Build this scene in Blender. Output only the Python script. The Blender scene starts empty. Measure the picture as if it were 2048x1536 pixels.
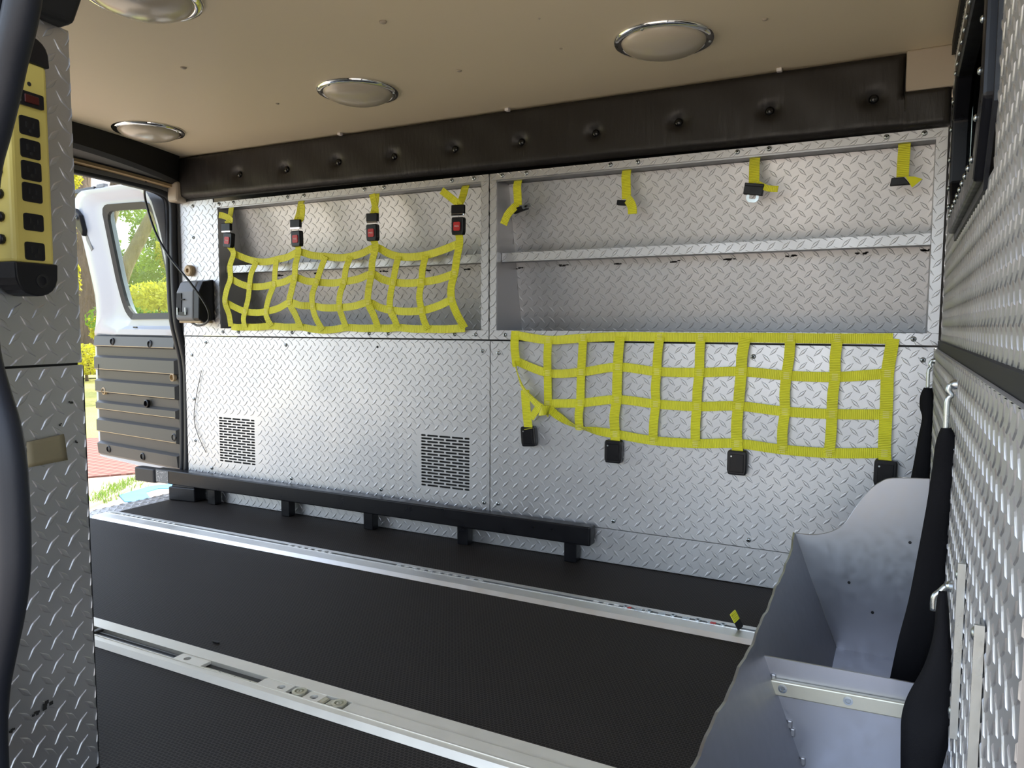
import bpy, math, random
import numpy as np
from mathutils import Vector, Matrix

random.seed(7)
rng = np.random.default_rng(7)
scn = bpy.context.scene
col = scn.collection

# ------------------------------------------------------------------ camera
F = 1502.0; CX, CY = 1024.0, 768.0
H = 0.67
VX = np.array([-1870 - CX, 640 - CY, F]); VY = np.array([1809 - CX, 655 - CY, F])
AX = -VX / np.linalg.norm(VX)
AY = VY / np.linalg.norm(VY); AY = AY - AX * (AX @ AY); AY /= np.linalg.norm(AY)
AZ = np.cross(AX, AY)
if AZ[1] > 0: AZ = -AZ
R = np.array([AX, AY, AZ])
CAM = np.array([0.0, 0.0, H])
cam_d = bpy.data.cameras.new('camera'); cam = bpy.data.objects.new('camera', cam_d); col.objects.link(cam)
r_, d_, f_ = R[:, 0], R[:, 1], R[:, 2]
cam.matrix_world = Matrix(((r_[0], -d_[0], -f_[0], 0), (r_[1], -d_[1], -f_[1], 0), (r_[2], -d_[2], -f_[2], H), (0, 0, 0, 1)))
cam_d.sensor_width = 36.0; cam_d.lens = 36.0 * F / 2048.0; cam_d.clip_start = 0.02; cam_d.clip_end = 400
scn.camera = cam

# ------------------------------------------------------------------ sky, sun, exposure
world = bpy.data.worlds.new('world'); scn.world = world; world.use_nodes = True
wn = world.node_tree; wn.nodes.clear()
sky = wn.nodes.new('ShaderNodeTexSky'); sky.sky_type = 'NISHITA'; sky.sun_disc = False
sky.sun_elevation = math.radians(48); sky.sun_rotation = math.radians(10); sky.dust_density = 2.0; sky.air_density = 1.0
mixw = wn.nodes.new('ShaderNodeMix'); mixw.data_type = 'RGBA'; mixw.inputs[0].default_value = 0.40
mixw.inputs[7].default_value = (4.6, 4.7, 4.9, 1)
bgw = wn.nodes.new('ShaderNodeBackground'); bgw.inputs['Strength'].default_value = 0.30
outw = wn.nodes.new('ShaderNodeOutputWorld')
wn.links.new(sky.outputs[0], mixw.inputs[6]); wn.links.new(mixw.outputs[2], bgw.inputs[0]); wn.links.new(bgw.outputs[0], outw.inputs[0])
sun_d = bpy.data.lights.new('sun', 'SUN'); sun_d.energy = 2.3; sun_d.angle = math.radians(0.6); sun_d.color = (1.0, 0.94, 0.84)
sun = bpy.data.objects.new('sun', sun_d); col.objects.link(sun)
sun.rotation_euler = Vector((-0.12, -0.72, -0.72)).to_track_quat('-Z', 'Y').to_euler()
scn.view_settings.view_transform = 'Standard'; scn.view_settings.look = 'None'
scn.view_settings.exposure = 1.5; scn.view_settings.gamma = 1.0; scn.view_settings.use_curve_mapping = False

# ------------------------------------------------------------------ helpers
def ray(u, v): return R @ np.array([u - CX, v - CY, F])
def P(u, v, ax, val):
    d = ray(u, v); t = (val - CAM[ax]) / d[ax]
    p = CAM + t * d
    return Vector(p)
def Pn(u, v, p0, n):
    d = ray(u, v); n = np.array(n); t = ((np.array(p0) - CAM) @ n) / (d @ n)
    return Vector(CAM + t * d)
YW = 1.975                       # far wall face

ROOTW = {}
def thing(name, label, cat, loc=(0, 0, 0), group=None):
    o = bpy.data.objects.new(name, None); col.objects.link(o); o.location = loc
    o.empty_display_size = 0.02
    ROOTW[o.name] = Vector(loc)
    o['label'] = label; o['category'] = cat
    if group: o['group'] = group
    return o
def attach(o, parent):
    if parent is not None:
        o.parent = parent
        o.matrix_parent_inverse = Matrix.Translation(ROOTW.get(parent.name, Vector((0, 0, 0)))).inverted()
def tag(o, label, cat, group=None, kind=None):
    o['label'] = label; o['category'] = cat
    if group: o['group'] = group
    if kind: o['kind'] = kind
    return o

class MB:
    def __init__(s): s.v = []; s.f = []; s.m = []; s.uv = {}; s.mi = 0
    def add(s, vs, fs, uvs=None):
        b = len(s.v); s.v.extend([tuple(x) for x in vs])
        for k, f in enumerate(fs):
            if uvs is not None: s.uv[len(s.f)] = uvs[k]
            s.f.append(tuple(b + i for i in f)); s.m.append(s.mi)
        return s
    def box(s, x0, x1, y0, y1, z0, z1):
        vs = [(x, y, z) for x in (x0, x1) for y in (y0, y1) for z in (z0, z1)]
        return s.add(vs, [(0, 1, 3, 2), (4, 6, 7, 5), (0, 4, 5, 1), (2, 3, 7, 6), (0, 2, 6, 4), (1, 5, 7, 3)])
    def obox(s, o, a, b, c):      # corner o with edge vectors
        o, a, b, c = map(Vector, (o, a, b, c))
        vs = [o, o + c, o + b, o + b + c, o + a, o + a + c, o + a + b, o + a + b + c]
        return s.add(vs, [(0, 1, 3, 2), (4, 6, 7, 5), (0, 4, 5, 1), (2, 3, 7, 6), (0, 2, 6, 4), (1, 5, 7, 3)])
    def hexa(s, a, b):            # two quads (4 points each) bridged
        return s.add(list(a) + list(b), [(3, 2, 1, 0), (4, 5, 6, 7), (0, 1, 5, 4), (1, 2, 6, 5), (2, 3, 7, 6), (3, 0, 4, 7)])
    def prism(s, pts, d):
        n = len(pts); d = Vector(d); pts = [Vector(p) for p in pts]
        vs = pts + [p + d for p in pts]
        fs = [tuple(range(n))[::-1], tuple(range(n, 2 * n))] + [(i, (i + 1) % n, (i + 1) % n + n, i + n) for i in range(n)]
        return s.add(vs, fs)
    def ring(s, outer, inner, d):  # plate with a hole; equal point counts
        n = len(outer); d = Vector(d); O = [Vector(p) for p in outer]; I = [Vector(p) for p in inner]
        vs = O + I + [p + d for p in O] + [p + d for p in I]; fs = []
        for i in range(n):
            j = (i + 1) % n
            fs += [(i, j, n + j, n + i), (2 * n + j, 2 * n + i, 3 * n + i, 3 * n + j), (j, i, 2 * n + i, 2 * n + j), (n + i, n + j, 3 * n + j, 3 * n + i)]
        return s.add(vs, fs)
    def lathe(s, prof, o, axis, n=20, ref=None):
        o = Vector(o); ax = Vector(axis).normalized()
        r = Vector(ref) if ref else (Vector((0, 0, 1)) if abs(ax.z) < .9 else Vector((1, 0, 0)))
        a = (r - ax * r.dot(ax)).normalized(); b = ax.cross(a)
        vs = []; fs = []
        for (rad, h) in prof:
            for k in range(n):
                t = 2 * math.pi * k / n
                vs.append(o + ax * h + (a * math.cos(t) + b * math.sin(t)) * rad)
        for i in range(len(prof) - 1):
            for k in range(n):
                k2 = (k + 1) % n
                fs.append((i * n + k, i * n + k2, (i + 1) * n + k2, (i + 1) * n + k))
        fs.append(tuple(range(n))[::-1]); fs.append(tuple((len(prof) - 1) * n + k for k in range(n)))
        return s.add(vs, fs)
    def tube(s, pts, r, n=8, closed=False):
        pts = [Vector(p) for p in pts]; m = len(pts); vs = []; fs = []
        up = Vector((0.13, 0.31, 0.94))
        for i, p in enumerate(pts):
            t = (pts[min(i + 1, m - 1)] - pts[max(i - 1, 0)]).normalized()
            a = up - t * up.dot(t)
            if a.length < .05: a = Vector((1, 0, 0)) - t * t.x
            a.normalize(); up = a; b = t.cross(a)
            rr = r[i] if isinstance(r, (list, tuple)) else r
            for k in range(n):
                q = 2 * math.pi * k / n
                vs.append(p + (a * math.cos(q) + b * math.sin(q)) * rr)
        for i in range(m - 1):
            for k in range(n):
                k2 = (k + 1) % n
                fs.append((i * n + k, i * n + k2, (i + 1) * n + k2, (i + 1) * n + k))
        fs.append(tuple(range(n))[::-1]); fs.append(tuple((m - 1) * n + k for k in range(n)))
        return s.add(vs, fs)
    def ribbon(s, pts, wd, w, th):  # flat strap; wd: width direction per point
        pts = [Vector(p) for p in pts]; m = len(pts); vs = []; fs = []; uvs = []; L = [0]
        for i in range(1, m): L.append(L[-1] + (pts[i] - pts[i - 1]).length)
        for i, p in enumerate(pts):
            t = (pts[min(i + 1, m - 1)] - pts[max(i - 1, 0)]).normalized()
            a = Vector(wd[i]); a = (a - t * a.dot(t)).normalized(); nn = t.cross(a)
            ww = w[i] if isinstance(w, (list, tuple)) else w
            for (ca, cn) in ((-1, -1), (1, -1), (1, 1), (-1, 1)):
                vs.append(p + a * (ca * ww / 2) + nn * (cn * th / 2))
        for i in range(m - 1):
            for k in range(4):
                k2 = (k + 1) % 4
                fs.append((i * 4 + k, i * 4 + k2, (i + 1) * 4 + k2, (i + 1) * 4 + k))
                u0, u1 = (0, 1) if k in (0,) else ((1, 0) if k == 2 else (0, 0))
                uvs.append([(u0, L[i]), (u1, L[i]), (u1, L[i + 1]), (u0, L[i + 1])])
        fs.append((3, 2, 1, 0)); uvs.append([(0, 0)] * 4)
        e = (m - 1) * 4; fs.append((e, e + 1, e + 2, e + 3)); uvs.append([(0, 0)] * 4)
        return s.add(vs, fs, uvs)
    def build(s, name, mats, parent=None, smooth=False, bevel=0.0, seg=2, auto=None):
        me = bpy.data.meshes.new(name); me.from_pydata(s.v, [], s.f)
        if not isinstance(mats, (list, tuple)): mats = [mats]
        for m in mats: me.materials.append(m)
        if len(mats) > 1: me.polygons.foreach_set('material_index', s.m)
        if s.uv:
            ul = me.uv_layers.new(name='UVMap')
            for fi, u in s.uv.items():
                ls = me.polygons[fi].loop_start
                for k, q in enumerate(u): ul.data[ls + k].uv = q
        if smooth: me.polygons.foreach_set('use_smooth', [True] * len(me.polygons))
        if smooth and auto:
            me.set_sharp_from_angle(angle=math.radians(auto))
        me.update()
        o = bpy.data.objects.new(name, me); col.objects.link(o)
        attach(o, parent)
        if bevel > 0:
            b = o.modifiers.new('bevel', 'BEVEL'); b.width = bevel; b.segments = seg; b.limit_method = 'ANGLE'; b.angle_limit = math.radians(40)
        return o

def smoothpath(pts, n=5):
    pts = [Vector(p) for p in pts]; out = []
    for i in range(len(pts) - 1):
        p0 = pts[max(i - 1, 0)]; p1 = pts[i]; p2 = pts[i + 1]; p3 = pts[min(i + 2, len(pts) - 1)]
        for k in range(n):
            t = k / n
            out.append(0.5 * ((2 * p1) + (p2 - p0) * t + (2 * p0 - 5 * p1 + 4 * p2 - p3) * t * t + (3 * p1 - p0 - 3 * p2 + p3) * t ** 3))
    out.append(pts[-1]); return out
def resample(poly, n):
    poly = [Vector(p) for p in poly]; m = len(poly)
    L = [(poly[(i + 1) % m] - poly[i]).length for i in range(m)]; T = sum(L); out = []
    for k in range(n):
        d = T * k / n; i = 0
        while d > L[i]: d -= L[i]; i += 1
        out.append(poly[i].lerp(poly[(i + 1) % m], d / L[i]))
    return out
def roundrect(x0, x1, y0, y1, r, n=4):
    out = []
    for (cx, cy, a0) in ((x1 - r, y1 - r, 0), (x0 + r, y1 - r, 90), (x0 + r, y0 + r, 180), (x1 - r, y0 + r, 270)):
        for k in range(n + 1):
            a = math.radians(a0 + 90 * k / n); out.append((cx + r * math.cos(a), cy + r * math.sin(a)))
    return out
def inst(src, name, parent, loc, rot=None, scale=None):
    o = bpy.data.objects.new(name, src.data if hasattr(src, 'data') and src.type == 'MESH' else src); col.objects.link(o)
    attach(o, parent); o.location = loc
    if rot is not None: o.rotation_euler = rot
    if scale is not None: o.scale = scale
    for m in (src.modifiers if hasattr(src, 'modifiers') else []):
        b = o.modifiers.new(m.name, m.type); b.width = m.width; b.segments = m.segments; b.limit_method = m.limit_method; b.angle_limit = m.angle_limit
    return o

# ------------------------------------------------------------------ materials
def mat(name, base, rough=0.5, metal=0.0, bump=0.0, bscale=200.0, var=0.0, vscale=8.0, rvar=0.0, spec=None, trans=0.0, coat=0.0, coords='Object', detail=4.0, bdist=0.002, stretch=None):
    m = bpy.data.materials.new(name); m.use_nodes = True; nt = m.node_tree
    b = nt.nodes['Principled BSDF']
    b.inputs['Base Color'].default_value = (*base, 1); b.inputs['Roughness'].default_value = rough; b.inputs['Metallic'].default_value = metal
    if spec is not None: b.inputs['Specular IOR Level'].default_value = spec
    if trans: b.inputs['Transmission Weight'].default_value = trans
    if coat: b.inputs['Coat Weight'].default_value = coat; b.inputs['Coat Roughness'].default_value = .15
    tc = nt.nodes.new('ShaderNodeTexCoord'); src = tc.outputs[coords]
    if stretch:
        mp = nt.nodes.new('ShaderNodeMapping'); mp.inputs['Scale'].default_value = stretch; nt.links.new(src, mp.inputs[0]); src = mp.outputs[0]
    if var or rvar:
        n1 = nt.nodes.new('ShaderNodeTexNoise'); n1.inputs['Scale'].default_value = vscale; n1.inputs['Detail'].default_value = 5
        nt.links.new(src, n1.inputs['Vector'])
        if var:
            mx = nt.nodes.new('ShaderNodeMix'); mx.data_type = 'RGBA'
            mx.inputs[6].default_value = (*[c * (1 - var) for c in base], 1); mx.inputs[7].default_value = (*[min(1, c * (1 + var)) for c in base], 1)
            nt.links.new(n1.outputs[0], mx.inputs[0]); nt.links.new(mx.outputs[2], b.inputs['Base Color'])
        if rvar:
            mr = nt.nodes.new('ShaderNodeMapRange'); mr.inputs['From Min'].default_value = .3; mr.inputs['From Max'].default_value = .7
            mr.inputs['To Min'].default_value = max(0.02, rough - rvar); mr.inputs['To Max'].default_value = min(1, rough + rvar)
            nt.links.new(n1.outputs[0], mr.inputs[0]); nt.links.new(mr.outputs[0], b.inputs['Roughness'])
    if bump:
        n2 = nt.nodes.new('ShaderNodeTexNoise'); n2.inputs['Scale'].default_value = bscale; n2.inputs['Detail'].default_value = detail
        nt.links.new(src, n2.inputs['Vector'])
        bp = nt.nodes.new('ShaderNodeBump'); bp.inputs['Strength'].default_value = bump; bp.inputs['Distance'].default_value = bdist
        nt.links.new(n2.outputs[0], bp.inputs['Height']); nt.links.new(bp.outputs[0], b.inputs['Normal'])
    return m
M = {}
M['tread'] = mat('tread_plate_aluminium', (.60, .60, .61), .50, 1.0, var=.04, vscale=6, rvar=.05)
M['plain'] = mat('plain_aluminium', (.45, .45, .46), .42, 1.0, var=.06, vscale=9, rvar=.05)
M['binmetal'] = mat('mill_aluminium_sheet', (.43, .44, .475), .42, 1.0, var=.05, vscale=55, rvar=.06)
M['rail'] = mat('extruded_aluminium', (.78, .78, .76), .45, 1.0, var=.06, vscale=20, rvar=.05)
M['raildirty'] = mat('worn_extruded_aluminium', (.84, .81, .72), .5, .5, var=.08, vscale=25, rvar=.06)
M['zinc'] = mat('zinc_plated_steel', (.66, .64, .52), .45, .9, var=.12, vscale=40, rvar=.08)
M['steel'] = mat('bright_steel', (.48, .52, .53), .3, 1.0, rvar=.06, vscale=60)
M['chrome'] = mat('chrome_ring', (.86, .86, .86), .06, 1.0)
M['vinyl'] = mat('black_vinyl', (.015, .0125, .011), .48, 0, bump=.35, bscale=60, stretch=(1.6, 1, .35), bdist=.004, rvar=.08, vscale=30)
M['button'] = mat('shiny_black_button', (.006, .006, .006), .18)
M['vinyldark'] = mat('dark_vinyl', (.008, .008, .008), .6, 0, bump=.2, bscale=60)
M['headliner'] = mat('beige_headliner', (.82, .70, .50), .5, 0, var=.03, vscale=3, bump=.03, bscale=300)
M['beige'] = mat('beige_plastic', (.47, .40, .31), .5, 0)
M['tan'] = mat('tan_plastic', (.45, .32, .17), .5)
M['blackplastic'] = mat('black_plastic', (.008, .008, .010), .35, spec=.35)
M['blacksatin'] = mat('black_painted_steel', (.006, .006, .008), .34, 0, rvar=.08, vscale=30, spec=.3)
M['rubber'] = mat('black_rubber', (.012, .013, .016), .48, bump=.1, bscale=300)
M['navyrubber'] = mat('dark_blue_black_rubber', (.006, .008, .014), .55, bump=.1, bscale=200)
M['greyplastic'] = mat('grey_plastic', (.17, .175, .18), .5, bump=.04, bscale=600)
M['doorpanel'] = mat('dark_grey_moulded_plastic', (.055, .053, .050), .45, bump=.08, bscale=500)
M['white'] = mat('white_car_paint', (.46, .50, .56), .25, 0, coat=.4)
M['red'] = mat('red_plastic', (.55, .02, .02), .4)
M['darkred'] = mat('dark_red_switch', (.06, .006, .006), .3)
M['whiteprint'] = mat('white_print', (.8, .75, .72), .6)
M['yellowpaint'] = mat('yellow_painted_metal', (.56, .46, .12), .38, 0, rvar=.05, vscale=20)
M['darkvoid'] = mat('dark_interior', (.006, .006, .006), .8)
M['gap'] = mat('black_gap', (.01, .01, .01), .7)
M['strapblack'] = mat('black_webbing', (.0035, .0035, .005), .75, spec=.2, bump=.3, bscale=900)
M['lens'] = mat('frosted_lens', (.60, .53, .41), .22, 0, coat=.5)
M['tape'] = mat('olive_tape', (.20, .17, .10), .5, var=.15, vscale=40, bump=.2, bscale=60)
M['thread'] = mat('pale_thread', (.85, .80, .22), .8)
M['bark'] = mat('tree_bark', (.13, .095, .068), .9, var=.6, vscale=9, bump=1.0, bscale=9, bdist=.15, stretch=(1, 1, .25))
M['concrete'] = mat('sunlit_concrete', (.36, .29, .21), .9, var=.08, vscale=2)
M['asphalt'] = mat('sandy_asphalt', (.42, .34, .25), .9, var=.2, vscale=5, bump=.3, bscale=30, bdist=.02)
M['blue'] = mat('blue_marking_paint', (.10, .36, .72), .7, var=.15, vscale=8)
M['grass'] = mat('sunlit_grass', (.40, .38, .10), .95, var=.35, vscale=1.6, bump=.6, bscale=40, bdist=.05)

# yellow webbing with cross ribs along its length
def webbing(name, base):
    m = bpy.data.materials.new(name); m.use_nodes = True; nt = m.node_tree; b = nt.nodes['Principled BSDF']
    b.inputs['Roughness'].default_value = .55; b.inputs['Sheen Weight'].default_value = .15
    tc = nt.nodes.new('ShaderNodeTexCoord'); sp = nt.nodes.new('ShaderNodeSeparateXYZ'); nt.links.new(tc.outputs['UV'], sp.inputs[0])
    mu = nt.nodes.new('ShaderNodeMath'); mu.operation = 'MULTIPLY'; mu.inputs[1].default_value = 2 * math.pi / .0042; nt.links.new(sp.outputs[1], mu.inputs[0])
    si = nt.nodes.new('ShaderNodeMath'); si.operation = 'SINE'; nt.links.new(mu.outputs[0], si.inputs[0])
    mr = nt.nodes.new('ShaderNodeMapRange'); mr.inputs['From Min'].default_value = -1; nt.links.new(si.outputs[0], mr.inputs[0])
    n1 = nt.nodes.new('ShaderNodeTexNoise'); n1.inputs['Scale'].default_value = 9; nt.links.new(tc.outputs['Object'], n1.inputs['Vector'])
    cr = nt.nodes.new('ShaderNodeMix'); cr.data_type = 'RGBA'
    cr.inputs[6].default_value = (*[c * .88 for c in base], 1); cr.inputs[7].default_value = (*[min(1, c * 1.1) for c in base], 1)
    nt.links.new(n1.outputs[0], cr.inputs[0])
    cr2 = nt.nodes.new('ShaderNodeMix'); cr2.data_type = 'RGBA'; cr2.blend_type = 'MULTIPLY'; cr2.inputs[0].default_value = 1
    rp = nt.nodes.new('ShaderNodeMapRange'); rp.inputs['To Min'].default_value = .80; rp.inputs['To Max'].default_value = 1.0; nt.links.new(mr.outputs[0], rp.inputs[0])  # grooves between the ribs darkened in the colour, as painted shade
    cb = nt.nodes.new('ShaderNodeCombineColor'); [nt.links.new(rp.outputs[0], cb.inputs[i]) for i in range(3)]
    nt.links.new(cr.outputs[2], cr2.inputs[6]); nt.links.new(cb.outputs[0], cr2.inputs[7]); nt.links.new(cr2.outputs[2], b.inputs['Base Color'])
    bp = nt.nodes.new('ShaderNodeBump'); bp.inputs['Strength'].default_value = .8; bp.inputs['Distance'].default_value = .0012
    nt.links.new(mr.outputs[0], bp.inputs['Height']); nt.links.new(bp.outputs[0], b.inputs['Normal'])
    return m
M['web'] = webbing('yellow_webbing', (.95, .90, .03))

# rubber floor with small staggered studs
def floor_mat():
    m = bpy.data.materials.new('studded_rubber_floor'); m.use_nodes = True; nt = m.node_tree; b = nt.nodes['Principled BSDF']
    tc = nt.nodes.new('ShaderNodeTexCoord')
    br = nt.nodes.new('ShaderNodeTexBrick'); br.offset = .5; br.inputs['Scale'].default_value = 1.0
    br.inputs['Brick Width'].default_value = .0078; br.inputs['Row Height'].default_value = .0062; br.inputs['Mortar Size'].default_value = .0011; br.inputs['Mortar Smooth'].default_value = .6
    br.inputs['Color1'].default_value = (1, 1, 1, 1); br.inputs['Color2'].default_value = (1, 1, 1, 1); br.inputs['Mortar'].default_value = (0, 0, 0, 1)
    nt.links.new(tc.outputs['Object'], br.inputs['Vector'])
    no = nt.nodes.new('ShaderNodeTexNoise'); no.inputs['Scale'].default_value = 3.5; no.inputs['Detail'].default_value = 8; nt.links.new(tc.outputs['Object'], no.inputs['Vector'])
    mx = nt.nodes.new('ShaderNodeMix'); mx.data_type = 'RGBA'; mx.inputs[6].default_value = (.009, .0078, .007, 1); mx.inputs[7].default_value = (.024, .0205, .018, 1)
    nt.links.new(no.outputs[0], mx.inputs[0])
    m2 = nt.nodes.new('ShaderNodeMix'); m2.data_type = 'RGBA'; m2.inputs[6].default_value = (.044, .038, .034, 1)
    nt.links.new(br.outputs['Color'], m2.inputs[0]); nt.links.new(mx.outputs[2], m2.inputs[7]); nt.links.new(m2.outputs[2], b.inputs['Base Color'])
    b.inputs['Roughness'].default_value = .62; b.inputs['Specular IOR Level'].default_value = .16
    bp = nt.nodes.new('ShaderNodeBump'); bp.inputs['Strength'].default_value = .5; bp.inputs['Distance'].default_value = .0008
    nt.links.new(br.outputs['Color'], bp.inputs['Height']); nt.links.new(bp.outputs[0], b.inputs['Normal'])
    return m
M['floor'] = floor_mat()
def paver_mat():
    m = bpy.data.materials.new('red_tactile_paving'); m.use_nodes = True; nt = m.node_tree; b = nt.nodes['Principled BSDF']
    tc = nt.nodes.new('ShaderNodeTexCoord'); br = nt.nodes.new('ShaderNodeTexBrick'); br.offset = .5; br.inputs['Scale'].default_value = 1
    br.inputs['Brick Width'].default_value = .10; br.inputs['Row Height'].default_value = .10; br.inputs['Mortar Size'].default_value = .018
    br.inputs['Color1'].default_value = (.30, .14, .10, 1); br.inputs['Color2'].default_value = (.28, .13, .092, 1); br.inputs['Mortar'].default_value = (.17, .07, .05, 1)
    nt.links.new(tc.outputs['Object'], br.inputs['Vector']); nt.links.new(br.outputs['Color'], b.inputs['Base Color']); b.inputs['Roughness'].default_value = .9
    return m
M['paver'] = paver_mat()
def leaf_mat(name, base, var=.4):
    m = mat(name, base, .6, var=var, vscale=1.2)
    nt = m.node_tree; b = nt.nodes['Principled BSDF']; out = nt.nodes['Material Output']
    tr = nt.nodes.new('ShaderNodeBsdfTranslucent'); tr.inputs[0].default_value = (base[0] * 1.3, base[1] * 1.2, base[2] * .6, 1)
    ms = nt.nodes.new('ShaderNodeMixShader'); ms.inputs[0].default_value = .45
    nt.links.new(b.outputs[0], ms.inputs[1]); nt.links.new(tr.outputs[0], ms.inputs[2]); nt.links.new(ms.outputs[0], out.inputs[0])
    return m
M['leafdark'] = leaf_mat('deep_green_leaves', (.09, .17, .05)); M['leafmid'] = leaf_mat('mid_green_leaves', (.17, .28, .06)); M['leafyellow'] = leaf_mat('yellow_green_leaves', (.42, .42, .06))
def pane_mat(name, tint, refl):
    m = bpy.data.materials.new(name); m.use_nodes = True; nt = m.node_tree; nt.nodes.clear()
    tr = nt.nodes.new('ShaderNodeBsdfTransparent'); tr.inputs[0].default_value = (*tint, 1); gl = nt.nodes.new('ShaderNodeBsdfGlossy'); gl.inputs['Roughness'].default_value = .02
    ms = nt.nodes.new('ShaderNodeMixShader'); ms.inputs[0].default_value = refl; out = nt.nodes.new('ShaderNodeOutputMaterial')
    nt.links.new(tr.outputs[0], ms.inputs[1]); nt.links.new(gl.outputs[0], ms.inputs[2]); nt.links.new(ms.outputs[0], out.inputs[0])
    return m
M['glass'] = pane_mat('door_glass', (.88, .94, .90), .07); M['darkglass'] = pane_mat('tinted_glass', (.25, .27, .25), .10)

# ------------------------------------------------------------------ tread plate builder
A = 0.0346; LL, LW, LH = .0300, .0078, .0011
def lug_tables():
    t = []
    for sgn in (1, -1):
        ang = math.radians(45) * sgn; c, s = math.cos(ang), math.sin(ang)
        def tr(a, b): return (a * c - b * s, a * s + b * c)
        base = [(-LL / 2, 0), (0 - LL * .07, -LW / 2), (LL * .07, -LW / 2), (LL / 2, 0), (LL * .07, LW / 2), (-LL * .07, LW / 2)]
        top = [(-LL * .43, 0), (-LL * .06, -LW * .33), (LL * .06, -LW * .33), (LL * .43, 0), (LL * .06, LW * .33), (-LL * .06, LW * .33)]
        t.append(([tr(*p) for p in base], [tr(*p) for p in top]))
    return t
LUGS = lug_tables()
def lugs(name, O, U, V, w, h, parent, phase, holes=(), rot=False):
    O, U, V = Vector(O), Vector(U).normalized(), Vector(V).normalized(); N = U.cross(V)
    vs = []; fs = []
    px, py = phase
    i0 = math.floor((0 - px) / A) - 1; i1 = math.ceil((w - px) / A) + 1; j0 = math.floor((0 - py) / A) - 1; j1 = math.ceil((h - py) / A) + 1
    eps = .0004
    for i in range(i0, i1):
        for j in range(j0, j1):
            for k in (0, 1):
                cx = px + (i + .5 * k) * A; cy = py + (j + .5 * k) * A
                if cx < -LL * .3 or cx > w + LL * .3 or cy < -LL * .3 or cy > h + LL * .3: continue
                if any(a - LL * .3 < cx < b + LL * .3 and c - LL * .3 < cy < d + LL * .3 for (a, b, c, d) in holes): continue
                base, top = LUGS[k]; b0 = len(vs)
                for (lst, hh) in ((base, 0.0), (top, LH)):
                    for (x, y) in lst:
                        x = min(max(cx + x, eps), w - eps); y = min(max(cy + y, eps), h - eps)
                        vs.append(O + U * x + V * y + N * hh)
                for q in range(6): fs.append((b0 + q, b0 + (q + 1) % 6, b0 + 6 + (q + 1) % 6, b0 + 6 + q))
                x = min(max(cx, eps), w - eps); y = min(max(cy, eps), h - eps)
                vs.append(O + U * x + V * y + N * (LH * 1.25)); ce = len(vs) - 1
                for q in range(6): fs.append((b0 + 6 + q, b0 + 6 + (q + 1) % 6, ce))
    mb = MB(); mb.v = [tuple(v) for v in vs]; mb.f = fs; mb.m = [0] * len(fs)
    o = mb.build(name, M['tread'], parent); o['kind'] = 'stuff'
    return o
def slab(mb, O, U, V, w, h, t, holes=()):
    O, U, V = Vector(O), Vector(U).normalized(), Vector(V).normalized(); N = U.cross(V)
    xs = sorted({0, w, *[a for q in holes for a in q[:2]]}); ys = sorted({0, h, *[a for q in holes for a in q[2:]]})
    def solid(i, j):
        if i < 0 or j < 0 or i >= len(xs) - 1 or j >= len(ys) - 1: return False
        cx = (xs[i] + xs[i + 1]) / 2; cy = (ys[j] + ys[j + 1]) / 2
        return not any(a < cx < b and c < cy < d for (a, b, c, d) in holes)
    vid = {}; vs = []; fs = []
    def V_(i, j, b):
        if (i, j, b) not in vid:
            vid[(i, j, b)] = len(vs); vs.append(O + U * xs[i] + V * ys[j] - N * (t if b else 0))
        return vid[(i, j, b)]
    for i in range(len(xs) - 1):
        for j in range(len(ys) - 1):
            if not solid(i, j): continue
            fs.append((V_(i, j, 0), V_(i + 1, j, 0), V_(i + 1, j + 1, 0), V_(i, j + 1, 0)))
            fs.append((V_(i, j + 1, 1), V_(i + 1, j + 1, 1), V_(i + 1, j, 1), V_(i, j, 1)))
            for (di, dj, a, b) in ((-1, 0, (i, j + 1), (i, j)), (1, 0, (i + 1, j), (i + 1, j + 1)), (0, -1, (i, j), (i + 1, j)), (0, 1, (i + 1, j + 1), (i, j + 1))):
                if not solid(i + di, j + dj): fs.append((V_(*a, 0), V_(*a, 1), V_(*b, 1), V_(*b, 0)))
    mb.add(vs, fs); return mb
def plate(name, O, U, V, w, h, t, parent, phase=(0.0, 0.0), holes=(), pattern=True, lugparent=None):
    mb = MB(); slab(mb, O, U, V, w, h, t, holes)
    o = mb.build(name, M['tread'], parent)
    if pattern: lugs('tread_lugs', O, U, V, w, h, lugparent or o, phase, holes)
    return o
XU, ZU = (1, 0, 0), (0, 0, 1)

# screw: one mesh shared by all
mb = MB(); mb.lathe([(.0001, .0042), (.0035, .0040), (.0058, .0026), (.0064, .0002), (.0064, -.001)], (0, 0, 0), (0, 0, 1), 14)
mb.mi = 1
mb.lathe([(.0024, .0036), (.0026, .0044), (.0001, .0045)], (0, 0, 0), (0, 0, 1), 8)
me_o = mb.build('screw', [M['steel'], M['gap']], None, smooth=True, auto=50); SCREW = me_o.data; bpy.data.objects.remove(me_o)
def screw(parent, loc, normal):
    o = bpy.data.objects.new('screw', SCREW); col.objects.link(o); attach(o, parent)
    o.location = loc; o.rotation_euler = Vector(normal).to_track_quat('Z', 'Y').to_euler(); return o
def struct(o): o['kind'] = 'structure'; return o

# ================================================================== SETTING: floor, ceiling, walls
X0, X1 = -2.476, 0.075
ZC = 1.29
fl = struct(MB().box(X0, .10, .40, 2.0, -.03, 0).build('floor', M['floor']))
fl['label'] = 'black studded rubber van floor'
ce = struct(MB().box(-2.50, .10, .50, 2.08, ZC, ZC + .04).build('ceiling', M['headliner']))
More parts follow.
